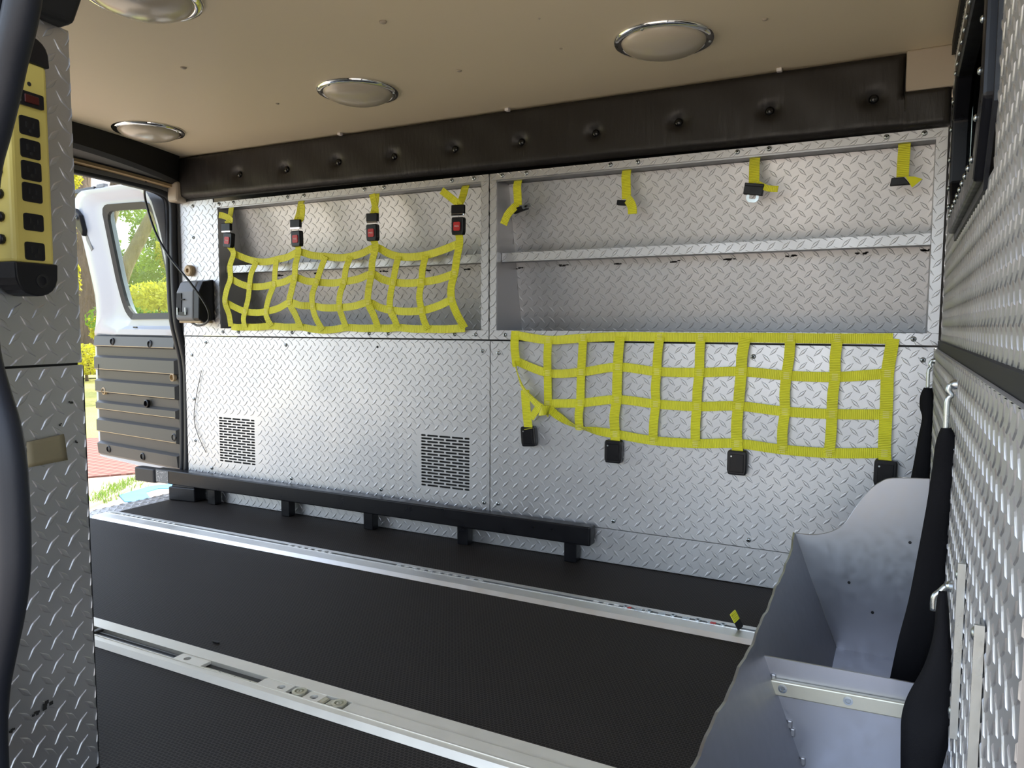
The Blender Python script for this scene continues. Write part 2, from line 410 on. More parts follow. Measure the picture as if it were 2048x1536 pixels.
# ceiling fasteners: small flush caps
capm = MB().lathe([(.0075, 0), (.0065, -.0025), (.003, -.004), (.0005, -.0042)], (0, 0, 0), (0, 0, 1), 10)
cap_o = capm.build('fastener_cap', M['beige'], None, smooth=True); CAPD = cap_o.data; bpy.data.objects.remove(cap_o)
for (u, v, sc) in [(367, 135, 1), (766, 43, 1.1), (918, 141, .9), (555, 207, .7), (1530, 38, .8), (1122, 97, .5), (1078, 37, .4), (128, 66, 1), (1566, 145, .4)]:
    o = bpy.data.objects.new('fastener_cap', CAPD); col.objects.link(o); attach(o, ce); o.location = P(u, v, 2, ZC); o.scale = (sc, sc, sc)
for (u, v) in [(680, 263), (1015, 211), (1559, 136)]:
    p = P(u, v, 1, 1.945)
    MB().box(p.x - .006, p.x + .006, 1.938, 1.952, ZC - .008, ZC).build('trim_clip', M['whiteprint'], ce, bevel=.001)

wf = struct(MB().box(-2.47, .10, 2.26, 2.29, -.03, 1.33).build('wall_far', M['gap']))
pR = P(1606.4, 704, 1, YW); pL = P(948.7, 726.4, 1, YW)
# right lower panel
RX0, RX1, RZ0, RZ1 = -1.1010, .069, .1005, .6245
right_panel = plate('panel', (RX0, YW, RZ0), XU, ZU, RX1 - RX0, RZ1 - RZ0, .004, wf, (pR.x - RX0, pR.z - RZ0))
# left lower panel with two vents
LX0, LX1, LZ0, LZ1 = -2.44, -1.1035, .1005, .6245
VENTS = [(-2.269, -2.081, .156, .327), (-1.357, -1.172, .157, .327)]
left_panel = plate('panel', (LX0, YW, LZ0), XU, ZU, LX1 - LX0, LZ1 - LZ0, .004, wf, (pL.x - LX0, pL.z - LZ0), [(a - LX0, b - LX0, c - LZ0, d - LZ0) for (a, b, c, d) in VENTS])
for (a, b, c, d) in VENTS:
    g = MB(); nrow = 17; rp = (d - c) / nrow; lp = (b - a) / 4
    for r in range(nrow):
        z0 = c + r * rp; z1 = z0 + rp
        edges = [a + k * lp for k in range(5)] if r % 2 else [a] + [a + (k + .5) * lp for k in range(4)] + [b]
        for k in range(len(edges) - 1):
            x0, x1 = edges[k], edges[k + 1]
            gx = .0026; gz = .0020
            pill = roundrect(x0 + gx, x1 - gx, z0 + gz, z1 - gz, (rp - 2 * gz) * .49, 3)
            outer = []
            for q in range(4):
                sx = x1 if q in (0, 3) else x0; sz = z1 if q in (0, 1) else z0
                for t in range(4):
                    px_, pz_ = pill[q * 4 + t]
                    if t in (1, 2): outer.append((sx, sz))
                    else:
                        horiz = (t == 0) == (q in (0, 2))
                        outer.append((sx, pz_) if horiz else (px_, sz))
            g.ring([(x, YW, z) for x, z in outer][::-1], [(x, YW, z) for x, z in pill][::-1], (0, .003, 0))
    gr = g.build('vent_grille', M['tread'], left_panel)
    MB().box(a - .01, b + .01, YW + .03, YW + .034, c - .01, d + .01).build('vent_void', M['darkvoid'], left_panel)  # black sheet standing in for the shade behind the slots
# kick strip and narrow upper-left panel
kick = plate('panel', (-2.42, YW + .001, .002), XU, ZU, 2.489, .0965, .004, wf, (.011, .013))
NX0, NX1 = -2.445, -2.267
narrow = plate('panel', (NX0, YW, .629), XU, ZU, NX1 - NX0, .505, .004, wf, (.01, .006))
struct(MB().box(-2.447, .07, YW + .006, YW + .012, .0, .628).build('trim_1', M['gap'], wf))
NY = (0, -1, 0)
for (u, v) in [(412, 685), (572, 690), (965, 702), (424, 936), (583, 957), (762, 979), (968, 1005), (384, 710), (388, 798), (391, 881)]:
    screw(left_panel, P(u, v, 1, YW), NY)
for (u, v) in [(997, 706), (1507, 713), (1846, 720), (1497, 1080), (996, 1007), (1227, 1042), (1229, 708)]:
    screw(right_panel, P(u, v, 1, YW), NY)
for (u, v) in [(386, 412), (387, 475)]: screw(narrow, P(u, v, 1, YW), NY)
p = P(755, 694, 1, YW); MB().lathe([(.004, 0), (.004, .001)], p, NY, 10).build('screw_hole', M['gap'], left_panel)
# scratch-like thin wire on the left panel
wire = smoothpath([P(403, 741, 1, YW - .004), P(393, 790, 1, YW - .006), P(388, 835, 1, YW - .004), P(396, 870, 1, YW - .006), P(412, 905, 1, YW - .003)], 5)
tag(MB().tube(wire, .0012, 6).build('wire', M['blackplastic'], None, smooth=True), 'thin bent black wire sticking to the silver wall beside the rear door', 'wire')

# bulkhead wall on the right: recessed upper plate with window, proud lower panel
XB = 0.076; XBL = 0.063
WY0, WY1, WZ0, WZ1 = .935, 1.625, .835, 1.135
wb = struct(MB().box(XB + .012, XB + .016, .47, WY0 - .03, -.02, 1.31).box(XB + .012, XB + .016, WY1 + .03, 2.0, -.02, 1.31).box(XB + .012, XB + .016, WY0 - .03, WY1 + .03, -.02, WZ0 - .03).box(XB + .012, XB + .016, WY0 - .03, WY1 + .03, WZ1 + .03, 1.31).build('wall_right', M['gap']))
YU = (0, -1, 0)                     # along the bulkhead, U = -Y, V = Z -> N = -X
up_h = ZC - .634
hole = (1.984 - WY1, 1.984 - WY0, WZ0 - .634, WZ1 - .634)
upper = plate('panel', (XB, 1.984, .634), YU, ZU, 1.984 - .47, up_h, .004, wb, (.008, .012), [hole])
lower = plate('panel', (XBL, 1.974, .002), YU, ZU, 1.974 - .47, .621, .005, wb, (.012, .02))
struct(MB().box(XBL + .006, XB + .01, .475, 1.97, .61, .64).build('trim_2', M['gap'], wb))
# window in the bulkhead
def octa(y0, y1, z0, z1, c): return [(y0 + c, z0), (y1 - c, z0), (y1, z0 + c), (y1, z1 - c), (y1 - c, z1), (y0 + c, z1), (y0, z1 - c), (y0, z0 + c)]
wo = octa(WY0, WY1, WZ0, WZ1, .075); wi = octa(WY0 + .035, WY1 - .035, WZ0 + .035, WZ1 - .035, .06); wm = octa(WY0 - .012, WY1 + .012, WZ0 - .012, WZ1 + .012, .078)
win = MB().ring([(XB - .014, y, z) for y, z in wo], [(XB - .014, y, z) for y, z in wi], (.03, 0, 0)).build('window_1', M['blacksatin'], None, bevel=.004)
struct(win); win['label'] = 'black framed bulkhead window with clipped corners and rivets'
MB().ring([(XB - .004, y, z) for y, z in wm], [(XB - .004, y, z) for y, z in wo], (.004, 0, 0)).build('rubber_gasket', M['rubber'], win)
MB().prism([(XB + .010, y, z) for y, z in wi], (.004, 0, 0)).build('pane', M['darkglass'], win)
MB().box(XB + .02, XB + .30, WY0 - .02, WY1 + .02, WZ0 - .02, WZ1 + .02).build('cab_recess', M['darkvoid'], win)
rv = MB().lathe([(.0045, 0), (.004, .002), (.002, .0034), (.0003, .0036)], (0, 0, 0), (0, 0, 1), 8).build('rivet', M['steel'], None, smooth=True); RIV = rv.data; bpy.data.objects.remove(rv)
wr = [Vector((XB - .014, y, z)) for y, z in octa(WY0 + .028, WY1 - .028, WZ0 + .028, WZ1 - .028, .064)]
for p in resample(wr, 30):
    o = bpy.data.objects.new('rivet', RIV); col.objects.link(o); attach(o, win); o.location = p; o.rotation_euler = Vector((-1, 0, 0)).to_track_quat('Z', 'Y').to_euler()
# dark trim in the ceiling corner of the bulkhead
struct(MB().box(XB - .008, XB + .012, .5, 1.93, ZC - .03, ZC).build('trim_3', M['vinyldark'], None))
# beige corner block above the notch of the padded rail
cb = MB().box(-.019, XB + .010, 1.95, 2.05, 1.20, ZC).build('trim_4', M['beige'], None, bevel=.004); struct(cb)

# near side wall (left of the side door) and its padded rail
wn_ = struct(MB().box(-2.47, -1.10, .59, .63, -.02, 1.33).build('wall_near', M['gap']))
plate('panel', (-1.10, .634, .002), (-1, 0, 0), ZU, 1.36, 1.285, .004, wn_, (.01, .012))
pa = P(150, 52, 1, .67); pb_ = P(168, 0, 1, .67)
pad_near = MB().hexa([(-1.30, .48, pa.z), (pa.x, .48, pa.z), (pa.x, .67, pa.z), (-1.30, .67, pa.z)], [(-1.30, .48, ZC), (pa.x + (pb_.x - pa.x) * (ZC - pa.z) / (pb_.z - pa.z), .48, ZC), (pa.x + (pb_.x - pa.x) * (ZC - pa.z) / (pb_.z - pa.z), .67, ZC), (-1.30, .67, ZC)]).build('ceiling_pad', M['vinyldark'], None, bevel=.008, seg=3)
MB().box(-2.40, -1.32, .64, .735, 1.10, ZC).build('rear_length', M['vinyldark'], pad_near, bevel=.015)
tag(pad_near, 'black padded block under the ceiling above the power strip pillar', 'pad')

# unseen outer body of the van, added to block side and overhead skylight: roof skin, front flank beyond the bulkhead, rear flank and the beam over the side opening
struct(MB().box(-2.56, 2.4, .34, 2.36, 1.335, 1.40).build('wall_roof_skin', M['white'], None, bevel=.02))
struct(MB().box(.095, 2.4, .36, .46, -.45, 1.335).build('wall_front_flank', M['white'], None, bevel=.01))
struct(MB().box(-2.56, -1.33, .36, .46, -.45, 1.335).build('wall_rear_flank', M['white'], None, bevel=.01))
struct(MB().box(-1.33, .095, .36, .50, 1.25, 1.335).build('wall_door_beam', M['vinyldark'], None, bevel=.01))

struct(MB().box(.069, .16, .335, .4692, -.45, 1.335).build('trim_9', M['navyrubber'], None, bevel=.01))

# pillar of the side door, facing into the van
PTH = math.radians(9.7); PN = Vector((math.cos(PTH), math.sin(PTH), 0)); PD = Vector((-math.sin(PTH), math.cos(PTH), 0)); PP = Vector((-1.058, .678, 0))
def pil(u, v, off=0.0):
    q = Pn(u, v, PP + PN * off, PN); return (q - PP).dot(PD), q.z
def pw(s, z, off=0.0): return PP + PD * s + PN * off + Vector((0, 0, z))
pillar = struct(MB().obox(pw(-.22, 0, -.055), PD * .22, PN * .048, (0, 0, 1.078)).build('wall_pillar', M['gap']))
pillar['label'] = 'narrow silver tread plate pillar at the side door'
pup = plate('panel', pw(-.22, .6145), PD, ZU, .22, .466, .004, pillar, (.016, .004))
plo = plate('panel', pw(-.22, .002), PD, ZU, .2215, .609, .004, pillar, (.022, .014))
MB().obox(pw(0.0005, 0, -.05), PD * .003, PN * .05, (0, 0, .61)).build('edge_strip', M['blackplastic'], pillar)
# weatherstrip of the side door in the foreground
edge = [(75, -40), (72, 0), (60, 60), (45, 120), (30, 190), (13, 260), (-5, 330), (-14, 420), (-18, 520), (-14, 640), (-4, 720), (15, 790), (33, 850), (45, 920), (51, 1000), (54, 1080), (53, 1150), (43, 1230), (27, 1310), (14, 1380), (9, 1450), (11, 1536), (14, 1600)]
YS = .47
strip = smoothpath([P(u - 26, v, 1, YS) for u, v in edge], 4)
seal = MB().tube(strip, .0165, 12).build('door_weatherstrip', M['navyrubber'], None, smooth=True)
tag(seal, 'thick dark rubber weatherstrip bending along the side door opening', 'weatherstrip')
wd = [Vector((-1, 0.25, 0))] * len(strip)
MB().ribbon([p + Vector((-.055, .03, 0)) for p in strip], wd, .09, .006).build('flange', M['navyrubber'], seal, smooth=True, auto=40)
MB().tube([p + Vector((-.026, -.012, 0)) for p in strip], .008, 8).build('lip', M['navyrubber'], seal, smooth=True)
jb = MB(); jpts = [(-1.32, .36, -.05), (-1.32, .62, -.05), (-1.08, .62, -.05), (-1.08, .52, -.05)]
struct(MB().prism(jpts, (0, 0, 1.36)).build('door_1', M['blacksatin'], None))

for (u, v, w) in [(142, 805, .004), (122, 850, .003), (150, 885, .003), (95, 1412, .010), (72, 1428, .006), (22, 1465, .005)]:
    a, z = pil(u, v, .0014); mb = MB()
    for k in range(4): q = random.uniform(-w, w); r = random.uniform(-w, w) * .5; mb.obox(pw(a + q, z + r, .0009), PD * w * .6, PN * .0007, (0, 0, w * .5))
    mb.build('scuff_mark', M['gap'], plo)
# tape patch on the pillar
tp = [pil(u, v, .002) for u, v in [(52, 884), (126, 868), (134, 920), (54, 935)]]
tb = MB(); g = 6; vs = []; fs = []
for i in range(g + 1):
    for j in range(g + 1):
        a, b = i / g, j / g
        s = (tp[0][0] * (1 - a) + tp[1][0] * a) * (1 - b) + (tp[3][0] * (1 - a) + tp[2][0] * a) * b
        z = (tp[0][1] * (1 - a) + tp[1][1] * a) * (1 - b) + (tp[3][1] * (1 - a) + tp[2][1] * a) * b
        vs.append(pw(s, z, .002 + .0012 * random.random()))
for i in range(g):
    for j in range(g): q = i * (g + 1) + j; fs.append((q, q + g + 1, q + g + 2, q + 1))
tb.add(vs, fs); tape = tb.build('tape_patch', M['tape'], None, smooth=True); sm = tape.modifiers.new('solid', 'SOLIDIFY'); sm.thickness = .0012; sm.offset = -1
tag(tape, 'olive brown square of tape stuck on the lower pillar plate', 'tape')

# rear sill plate
sill = plate('sill_plate', (-2.585, .62, -.004), (1, 0, 0), (0, 1, 0), .108, 1.40, .02, None, (.01, .01)); struct(sill); sill.name = 'trim_5'
# rear header: curved padded beam over the rear doors with beige trim beneath
hb = MB(); hv = []; NS = 24
for i in range(NS + 1):
    y = .62 + (1.942 - .62) * i / NS; xx = -2.27 - .15 * ((y - 1.2) / .8) ** 2; zb = 1.222 - .038 * ((y - 1.2) / .8) ** 2
    hv += [(xx, y, ZC + .002), (xx - .012, y, zb + .012), (xx - .03, y, zb), (-2.50, y, zb + .004), (-2.50, y, ZC + .002)]
hf = [(i * 5 + k, i * 5 + (k + 1) % 5, (i + 1) * 5 + (k + 1) % 5, (i + 1) * 5 + k) for i in range(NS) for k in range(5)] + [(4, 3, 2, 1, 0), tuple(NS * 5 + k for k in range(5))]
hb.add(hv, hf); hdr = hb.build('rear_header_pad', M['vinyldark'], None, smooth=True, auto=35)
tag(hdr, 'black padded header beam above the open rear door', 'pad')
hb = MB(); hv = []
for i in range(NS + 1):
    y = .62 + (1.985 - .62) * i / NS; zb = 1.214 - .038 * ((y - 1.2) / .8) ** 2
    hv += [(-2.43, y, zb + .006), (-2.43, y, zb - .004), (-2.515, y, zb - .012), (-2.515, y, zb + .008)]
hf = [(i * 4 + k, i * 4 + (k + 1) % 4, (i + 1) * 4 + (k + 1) % 4, (i + 1) * 4 + k) for i in range(NS) for k in range(4)] + [(3, 2, 1, 0), tuple(NS * 4 + k for k in range(4))]
hb.add(hv, hf); struct(hb.build('trim_6', M['tan'], None))
struct(MB().box(-2.50, -2.434, 1.9435, 2.08, 1.205, ZC).build('trim_10', M['vinyldark'], None))
# rear door jamb: beige post cap, grey post, two rubber seals
XS = -2.47
jp = [(XS, .66, 1.170), (XS, 1.2, 1.186), (XS, 1.571, 1.182), (XS, 1.712, 1.178), (XS, 1.848, 1.172), (XS, 1.918, 1.162), (XS, 1.958, 1.136), (XS, 1.962, 1.06), (XS, 1.960, .95), (XS, 1.961, .80), (XS, 1.966, .687), (XS, 1.985, .60), (XS, 2.000, .53), (XS, 2.004, .455), (XS, 2.000, .25), (XS, 1.992, .063), (XS, 1.99, .0)]
jp = smoothpath(jp, 4)
sealr = MB().tube(jp, .014, 10).tube([p + Vector((-.035, .006, .004)) for p in jp], .012, 10).build('rear_door_seal', M['rubber'], None, smooth=True)
tag(sealr, 'black rubber seal around the rear door opening', 'door seal')
MB().ribbon([p + Vector((-.02, .018, .006)) for p in jp], [Vector((1, 0, 0))] * len(jp), .075, .014).build('seal_carrier', M['greyplastic'], sealr, smooth=True, auto=40)
post = MB(); pv = []
for (zz, yy) in [(1.19, 1.975), (1.06, 1.975), (.80, 1.975), (.66, 1.98), (.56, 2.0), (.45, 2.015), (.0, 2.005)]:
    pv += [(-2.462, yy, zz), (-2.428, 1.982, zz), (-2.428, 2.05, zz), (-2.462, 2.08, zz)]
pf = [(i * 4 + k, i * 4 + (k + 1) % 4, (i + 1) * 4 + (k + 1) % 4, (i + 1) * 4 + k) for i in range(6) for k in range(4)]
struct(post.add(pv, pf).build('trim_7', M['greyplastic'], None))
struct(MB().box(-2.462, -2.405, 1.93, 1.985, 1.125, 1.20).build('trim_8', M['beige'], None, bevel=.012, seg=3))

# ================================================================== STORAGE CUBBIES
FY = YW - .006                      # frame front
def cubby(xl, xr, ixl, ixr, yb_top, yb_bot, label, phase, screws_top, screws_bot):
    zt, zb = 1.116, .6295; izt, izb = 1.097, .657
    t = thing('storage_cubby', label, 'cubby', ((xl + xr) / 2, YW, zb), 'wall cubbies')
    def stile(nm, a, b, c, d, ph): 
        mb = MB(); slab(mb, (a, FY, c), XU, ZU, b - a, d - c, .006); o = mb.build(nm, M['tread'], t)
        lugs('tread_lugs', (a, FY, c), XU, ZU, b - a, d - c, o, ph); return o
    top = stile('frame_rail', xl, xr, izt, zt, (.01, .004)); bot = stile('frame_rail', xl, xr, zb, izb, (.006, .019))
    stile('frame_stile', xl, ixl, izb + .0003, izt - .0003, (.012, .008)); stile('frame_stile', ixr, xr, izb + .0003, izt - .0003, (.015, .02))
    for s in screws_top: screw(top, (P(*s, 1, FY).x, FY, izt + .011), NY)
    for s in screws_bot: screw(bot, (P(*s, 1, FY).x, FY, zb + .014), NY)
    # folded return under the top rail
    MB().box(ixl, ixr, FY + .006, FY + .028, izt - .004, izt + .002).build('return_lip', M['plain'], t)
    # box: sides, top, bottom, tilted tread back
    yb = lambda z: yb_bot + (yb_top - yb_bot) * (z - .65) / (1.10 - .65)
    for (xa, xb_) in ((ixl - .003, ixl), (ixr, ixr + .003)):
        pts = [(xa, FY + .006, izb - .002), (xa, yb(izb) + .002, izb - .002), (xa, yb(izt) + .002, izt + .002), (xa, FY + .006, izt + .002)]
        MB().prism(pts, (xb_ - xa, 0, 0)).build('side_panel', M['plain'], t)
    MB().box(ixl, ixr, FY + .006, yb(izb) + .01, izb - .004, izb - .001).build('bottom_panel', M['plain'], t)
    MB().box(ixl, ixr, FY + .006, yb(izt) + .01, izt + .001, izt + .004).build('top_panel', M['plain'], t)
    Vb = Vector((0, yb(izt) - yb(izb), izt - izb)); 
    plate('back_panel', (ixl, yb(izb), izb), XU, Vb, ixr - ixl, Vb.length, .004, t, phase)
    # shelf with tread lip
    sy = 2.000; z0, z1 = .861, .887
    sh = MB().box(ixl + .001, ixr - .001, sy + .004, yb(z1) - .001, z1 - .004, z1).box(ixl + .001, ixr - .001, sy + .004, sy + .045, z0, z0 + .003).build('shelf', M['plain'], t)
    mb = MB(); slab(mb, (ixl + .001, sy, z0), XU, ZU, ixr - ixl - .002, z1 - z0, .004); mb.build('shelf_lip', M['tread'], sh)
    lugs('tread_lugs', (ixl + .001, sy, z0), XU, ZU, ixr - ixl - .002, z1 - z0, sh, (.01, .012))
    return t, yb
cL, ybL = cubby(-2.266, -1.1045, -2.239, -1.131, 2.045, 2.15, 'tread plate wall cubby closed off by a buckled yellow cargo net', (.013, .01),
    [(438, 403), (467, 402), (575, 392), (608, 388), (729, 379), (768, 374), (904, 363), (948, 360)], [(446, 662), (477, 663), (584, 664), (618, 665), (738, 668), (776, 668), (909, 671), (951, 672)])
cR, ybR = cubby(-1.1015, .070, -1.078, .047, 2.045, 2.14, 'open empty tread plate wall cubby next to the bulkhead', (.02, .016),
    [(1005, 354), (1053, 350), (1221, 331), (1276, 327), (1475, 306), (1538, 301), (1773, 276), (1849, 268)], [(1010, 672), (1063, 675), (1400, 680), (1827, 681)])
# dark scuffs left by old fixings under the shelf
for (t, pts, yb) in ((cR, [(1040, 537), (1130, 531), (1240, 527), (1352, 523), (1462, 519), (1580, 512), (1722, 507), (1850, 501)], ybR), (cL, [(565, 551), (636, 547), (770, 543), (855, 541), (933, 539)], ybL)):
    for (u, v) in pts:
        p = P(u, v, 1, yb(.83)); y = yb(p.z) - .0018; mb = MB()
        for k in range(5):
            x = p.x + random.uniform(-.014, .014); z = p.z + random.uniform(-.002, .002); w = random.uniform(.002, .006)
            mb.box(x - w, x + w, y - .0006, y + .003, z - .0016, z + .0016)
        mb.build('scuff_mark', M['gap'], t)

# ================================================================== PADDED RAIL UNDER THE CEILING
BTN = [(475, 348), (569, 338), (673, 323), (785, 312), (907, 297), (1040, 283), (1189, 265), (1355, 243), (1538, 220), (1747, 196)]
PYF = 1.948
btn = [P(u, v, 1, PYF) for u, v in BTN]
pad = thing('padded_rail', 'long black tufted vinyl pad running under the ceiling above both cubbies', 'pad', (-1.16, 1.96, 1.12))
px0, px1 = -2.432, .073
def pz0(x): return 1.138 - .020 * (x - px0) / (px1 - px0)
NXp, NZp = 320, 22; vs = []; fs = []; idx = {}
def pztop(x): return 1.204 if x > -.0195 else ZC - .001
xs = sorted(set(list(np.linspace(px0, px1, NXp)) + [-.0200, -.0190]))
for i, x in enumerate(xs):
    for j in range(NZp + 1):
        zt = pztop(x); z = pz0(x) + (zt - pz0(x)) * j / NZp
        ed = min(z - pz0(x), zt - z, x - px0 + .001, px1 - x + .001)
        if x < -.019 and z > 1.19: ed = min(ed, max(-.0195 - x, 0))
        ed = max(ed, 0); e = min(ed / .013, 1); bul = math.sqrt(max(0, 1 - (1 - e) ** 2))
        y = YW - .004 - (.024) * bul
        for b in btn:
            r2 = ((x - b.x) / .030) ** 2 + ((z - b.z) / .022) ** 2
            if r2 < 9: y += .017 * math.exp(-r2 * 2.2)
        y += .0012 * math.sin(x * 31 + z * 40) * e
        idx[(i, j)] = len(vs); vs.append((x, y, z))
for i in range(len(xs) - 1):
    for j in range(NZp): fs.append((idx[(i, j)], idx[(i + 1, j)], idx[(i + 1, j + 1)], idx[(i, j + 1)]))
mb = MB(); mb.add(vs, fs); cush = mb.build('cushion', M['vinyl'], pad, smooth=True)
MB().box(px0, -.02, YW - .004, 2.06, 1.13, ZC).box(-.02, px1, YW - .004, 2.06, 1.125, 1.204).build('backing_board', M['vinyldark'], pad)
bm = MB().lathe([(.0112, -.006), (.0112, 0), (.0098, .004), (.006, .007), (.0005, .0082)], (0, 0, 0), (0, -1, 0), 16).build('button', M['button'], None, smooth=True)
bd = bm.data; bpy.data.objects.remove(bm)
for b in btn:
    o = bpy.data.objects.new('button', bd); col.objects.link(o); attach(o, pad); o.location = (b.x, YW - .004 - .024 + .0125, b.z)

# ================================================================== FLOOR TRACKS
def track(name, label, y0, y1, s0, s1, xa, xb, mtl):
    t = thing(name, label, 'floor track', ((xa + xb) / 2, (y0 + y1) / 2, 0), 'floor tracks')
    hgt = .010
    def flange(ya, yb, ramp_lo):
        if ramp_lo: pr = [(xa, ya, .0006), (xa, ya + .009, hgt), (xa, yb, hgt), (xa, yb, .0006)]
        else: pr = [(xa, ya, .0006), (xa, ya, hgt), (xa, yb - .006, hgt), (xa, yb, .0006)]
        MB().prism(pr, (xb - xa, 0, 0)).build('flange', mtl, t)
    flange(y0, s0, True); flange(s1, y1, False)
    MB().box(xa, xb, s0, s1, .0004, .0015).build('slot_floor', M['doorpanel'], t)
    MB().box(xa, xb, s0 - .0002, s0 + .002, hgt, hgt + .0012).box(xa, xb, s1 - .002, s1 + .0002, hgt, hgt + .0012).build('slot_rib', mtl, t)
    return t
RY0, RY1 = 1.596, 1.682
t1 = track('floor_track', 'silver floor track along the wall with a yellow tag at its end', RY0, RY1, 1.646, 1.660, -2.47, -.20, M['rail'])
for (xa, n) in [(-2.40, 5), (-2.24, 5), (-1.62, 7), (-1.22, 11), (-.64, 6)]:
    for k in range(n): MB().box(xa + k * .026, xa + k * .026 + .014, 1.644, 1.664, .003, .0105).build('locking_tooth', M['rail'], t1, bevel=.002)
for k, xx in enumerate(np.linspace(-.555, -.33, 9)):
    if k % 2: MB().box(xx - .008, xx + .010, 1.645, 1.662, .002, .0115).build('stop_block', M['steel'], t1, bevel=.002)
    else: MB().lathe([(.007, 0), (.007, .0115), (.0035, .0118), (.0035, .006)], (xx, 1.653, .002), (0, 0, 1), 14).build('roller', M['steel'], t1, smooth=True, auto=40)
for xx in (-.548, -.352): MB().box(xx - .006, xx + .006, 1.648, 1.656, .0118, .0128).build('red_mark', M['red'], t1)
tg = smoothpath([(-.292, 1.650, .012), (-.300, 1.648, .028), (-.309, 1.644, .047)], 4)
ta = MB().ribbon(tg[:5], [Vector((.5, .8, 0))] * 5, .018, .002).build('tag', M['blackplastic'], None)
tag(ta, 'small yellow and black tag sticking up from the floor track', 'tag'); ta.name = 'release_tag'
MB().ribbon(tg[4:], [Vector((.5, .8, 0))] * (len(tg) - 4), .0182, .0024).build('tip', M['web'], ta)
QY0, QY1 = .946, 1.036
t2 = track('floor_track', 'silver floor track with open rollers out in the middle of the floor', QY0, QY1, .968, .999, -2.47, .0, M['raildirty'])
MB().box(-2.47, -1.27, .976, .981, .0015, .006).box(-2.47, -1.27, .988, .991, .0015, .006).build('guide_rib', M['greyplastic'], t2)
for k in range(14): MB().box(-2.0 + k * .036, -1.985 + k * .036, .966, .9995, .004, .0106).build('locking_tooth', M['doorpanel'], t2, bevel=.003)
def holed(xa, xb, ya, yb, z, hx, r):
    mb = MB(); o = resample([(xa, ya, z), (xb, ya, z), (xb, yb, z), (xa, yb, z)], 24); c = Vector((hx, (ya + yb) / 2, z))
    inn = []
    for p in o: d = (p - c); inn.append(c + d.normalized() * r)
    return mb.ring(o, inn, (0, 0, -.006))
for (xa, xb, hx) in [(-1.262, -1.185, -1.235), (-1.035, -.965, -.985), (-.925, -.890, -.907)]:
    holed(xa, xb, .969, .998, .0098, hx, .0075).build('track_plate', M['raildirty'], t2)
for xx in (-.942, -.850): MB().lathe([(.0135, 0), (.0135, .012), (.0085, .0125), (.0085, .007), (.005, .007), (.005, .0115), (.002, .0115), (.002, .004)], (xx, .984, .0005), (0, 0, 1), 20).build('roller', M['zinc'], t2, smooth=True, auto=40)
for xx in (-.885, -.868): MB().box(xx - .006, xx + .006, .975, .994, .001, .009).build('stop_block', M['zinc'], t2, bevel=.002)
MB().box(-1.185, -1.035, .969, .983, .0016, .0045).build('insert_bar', M['zinc'], t2)
for xx in (-1.165, -1.14, -1.10, -1.06): MB().lathe([(.0035, 0), (.0035, .0006)], (xx, .977, .0045), (0, 0, 1), 10).build('rivet_hole', M['gap'], t2)
MB().box(-.832, .0, .9685, .9985, .0015, .0112).build('cover_strip', M['raildirty'], t2, bevel=.001)

pc = P(432, 1284, 2, .002)
cr = MB().prism([(pc.x + .011 * math.cos(a) * k, pc.y + .006 * math.sin(a) * k, .0008) for a, k in zip(np.linspace(0, 5.6, 8), (1, .7, .9, .6, 1.1, .8, .6, .9))], (0, 0, .003)).build('rubber_crumb', M['gap'])
tag(cr, 'small dark rubber crumb lying on the floor between the two tracks', 'debris')

# ================================================================== BLACK GUARD RAIL ALONG THE WALL
gx0, gx1 = -2.56, -.752; gy0, gy1 = 1.918, 1.957; gz0, gz1 = .058, .112
gr = thing('guard_rail', 'black steel guard rail on short posts along the wall base', 'rail', ((gx0 + gx1) / 2, 1.95, 0))
MB().box(gx0, gx1, gy0, gy1, gz0, gz1).build('rail_tube', M['blacksatin'], gr, bevel=.004, seg=3)
for (ua, ub, v) in [(424, 442, 1004), (570, 590, 1029), (735, 755, 1055), (920, 945, 1085), (1134, 1158, 1120)]:
    x = (P(ua, v, 1, 1.955).x + P(ub, v, 1, 1.955).x) / 2
    MB().box(x - .019, x + .019, 1.932, 1.962, .0008, gz0 + .001).build('post', M['blacksatin'], gr, bevel=.002)
endp = roundrect(-2.69, -2.562, gy0 - .001, gy1 + .001, .016, 4)
MB().prism([(x, y, .053) for x, y in endp], (0, 0, .054)).build('end_cap', M['rubber'], gr, bevel=.004)
# printed label near the end of the rail: plain grey sheet with a speckled print
lab = MB().box(-2.555, -2.485, gy0 - .0012, gy0 - .0002, .062, .108).build('sticker', M['greyplastic'], gr)
mbp = MB()
for k in range(46):
    x = random.uniform(-2.552, -2.490); z = random.uniform(.065, .104); w = random.uniform(.001, .004)
    mbp.box(x, x + w, gy0 - .0020, gy0 - .0012, z, z + random.uniform(.001, .003))
mbp.build('print', M['whiteprint'], lab)
br = MB(); br.prism([(-2.47, 1.905, .0008), (-2.35, 1.925, .0008), (-2.35, 2.0, .0008), (-2.47, 2.0, .0008)], (0, 0, .052))
bko = br.build('floor_bracket', M['blackplastic'], None, bevel=.004)
tag(bko, 'black box shaped bracket on the floor beside the rear door seal', 'bracket')
MB().prism([(-2.462, 1.915, .0530), (-2.36, 1.93, .0530), (-2.36, 1.99, .0530), (-2.462, 1.99, .0530)], (0, 0, .006)).build('lid', M['rubber'], bko)

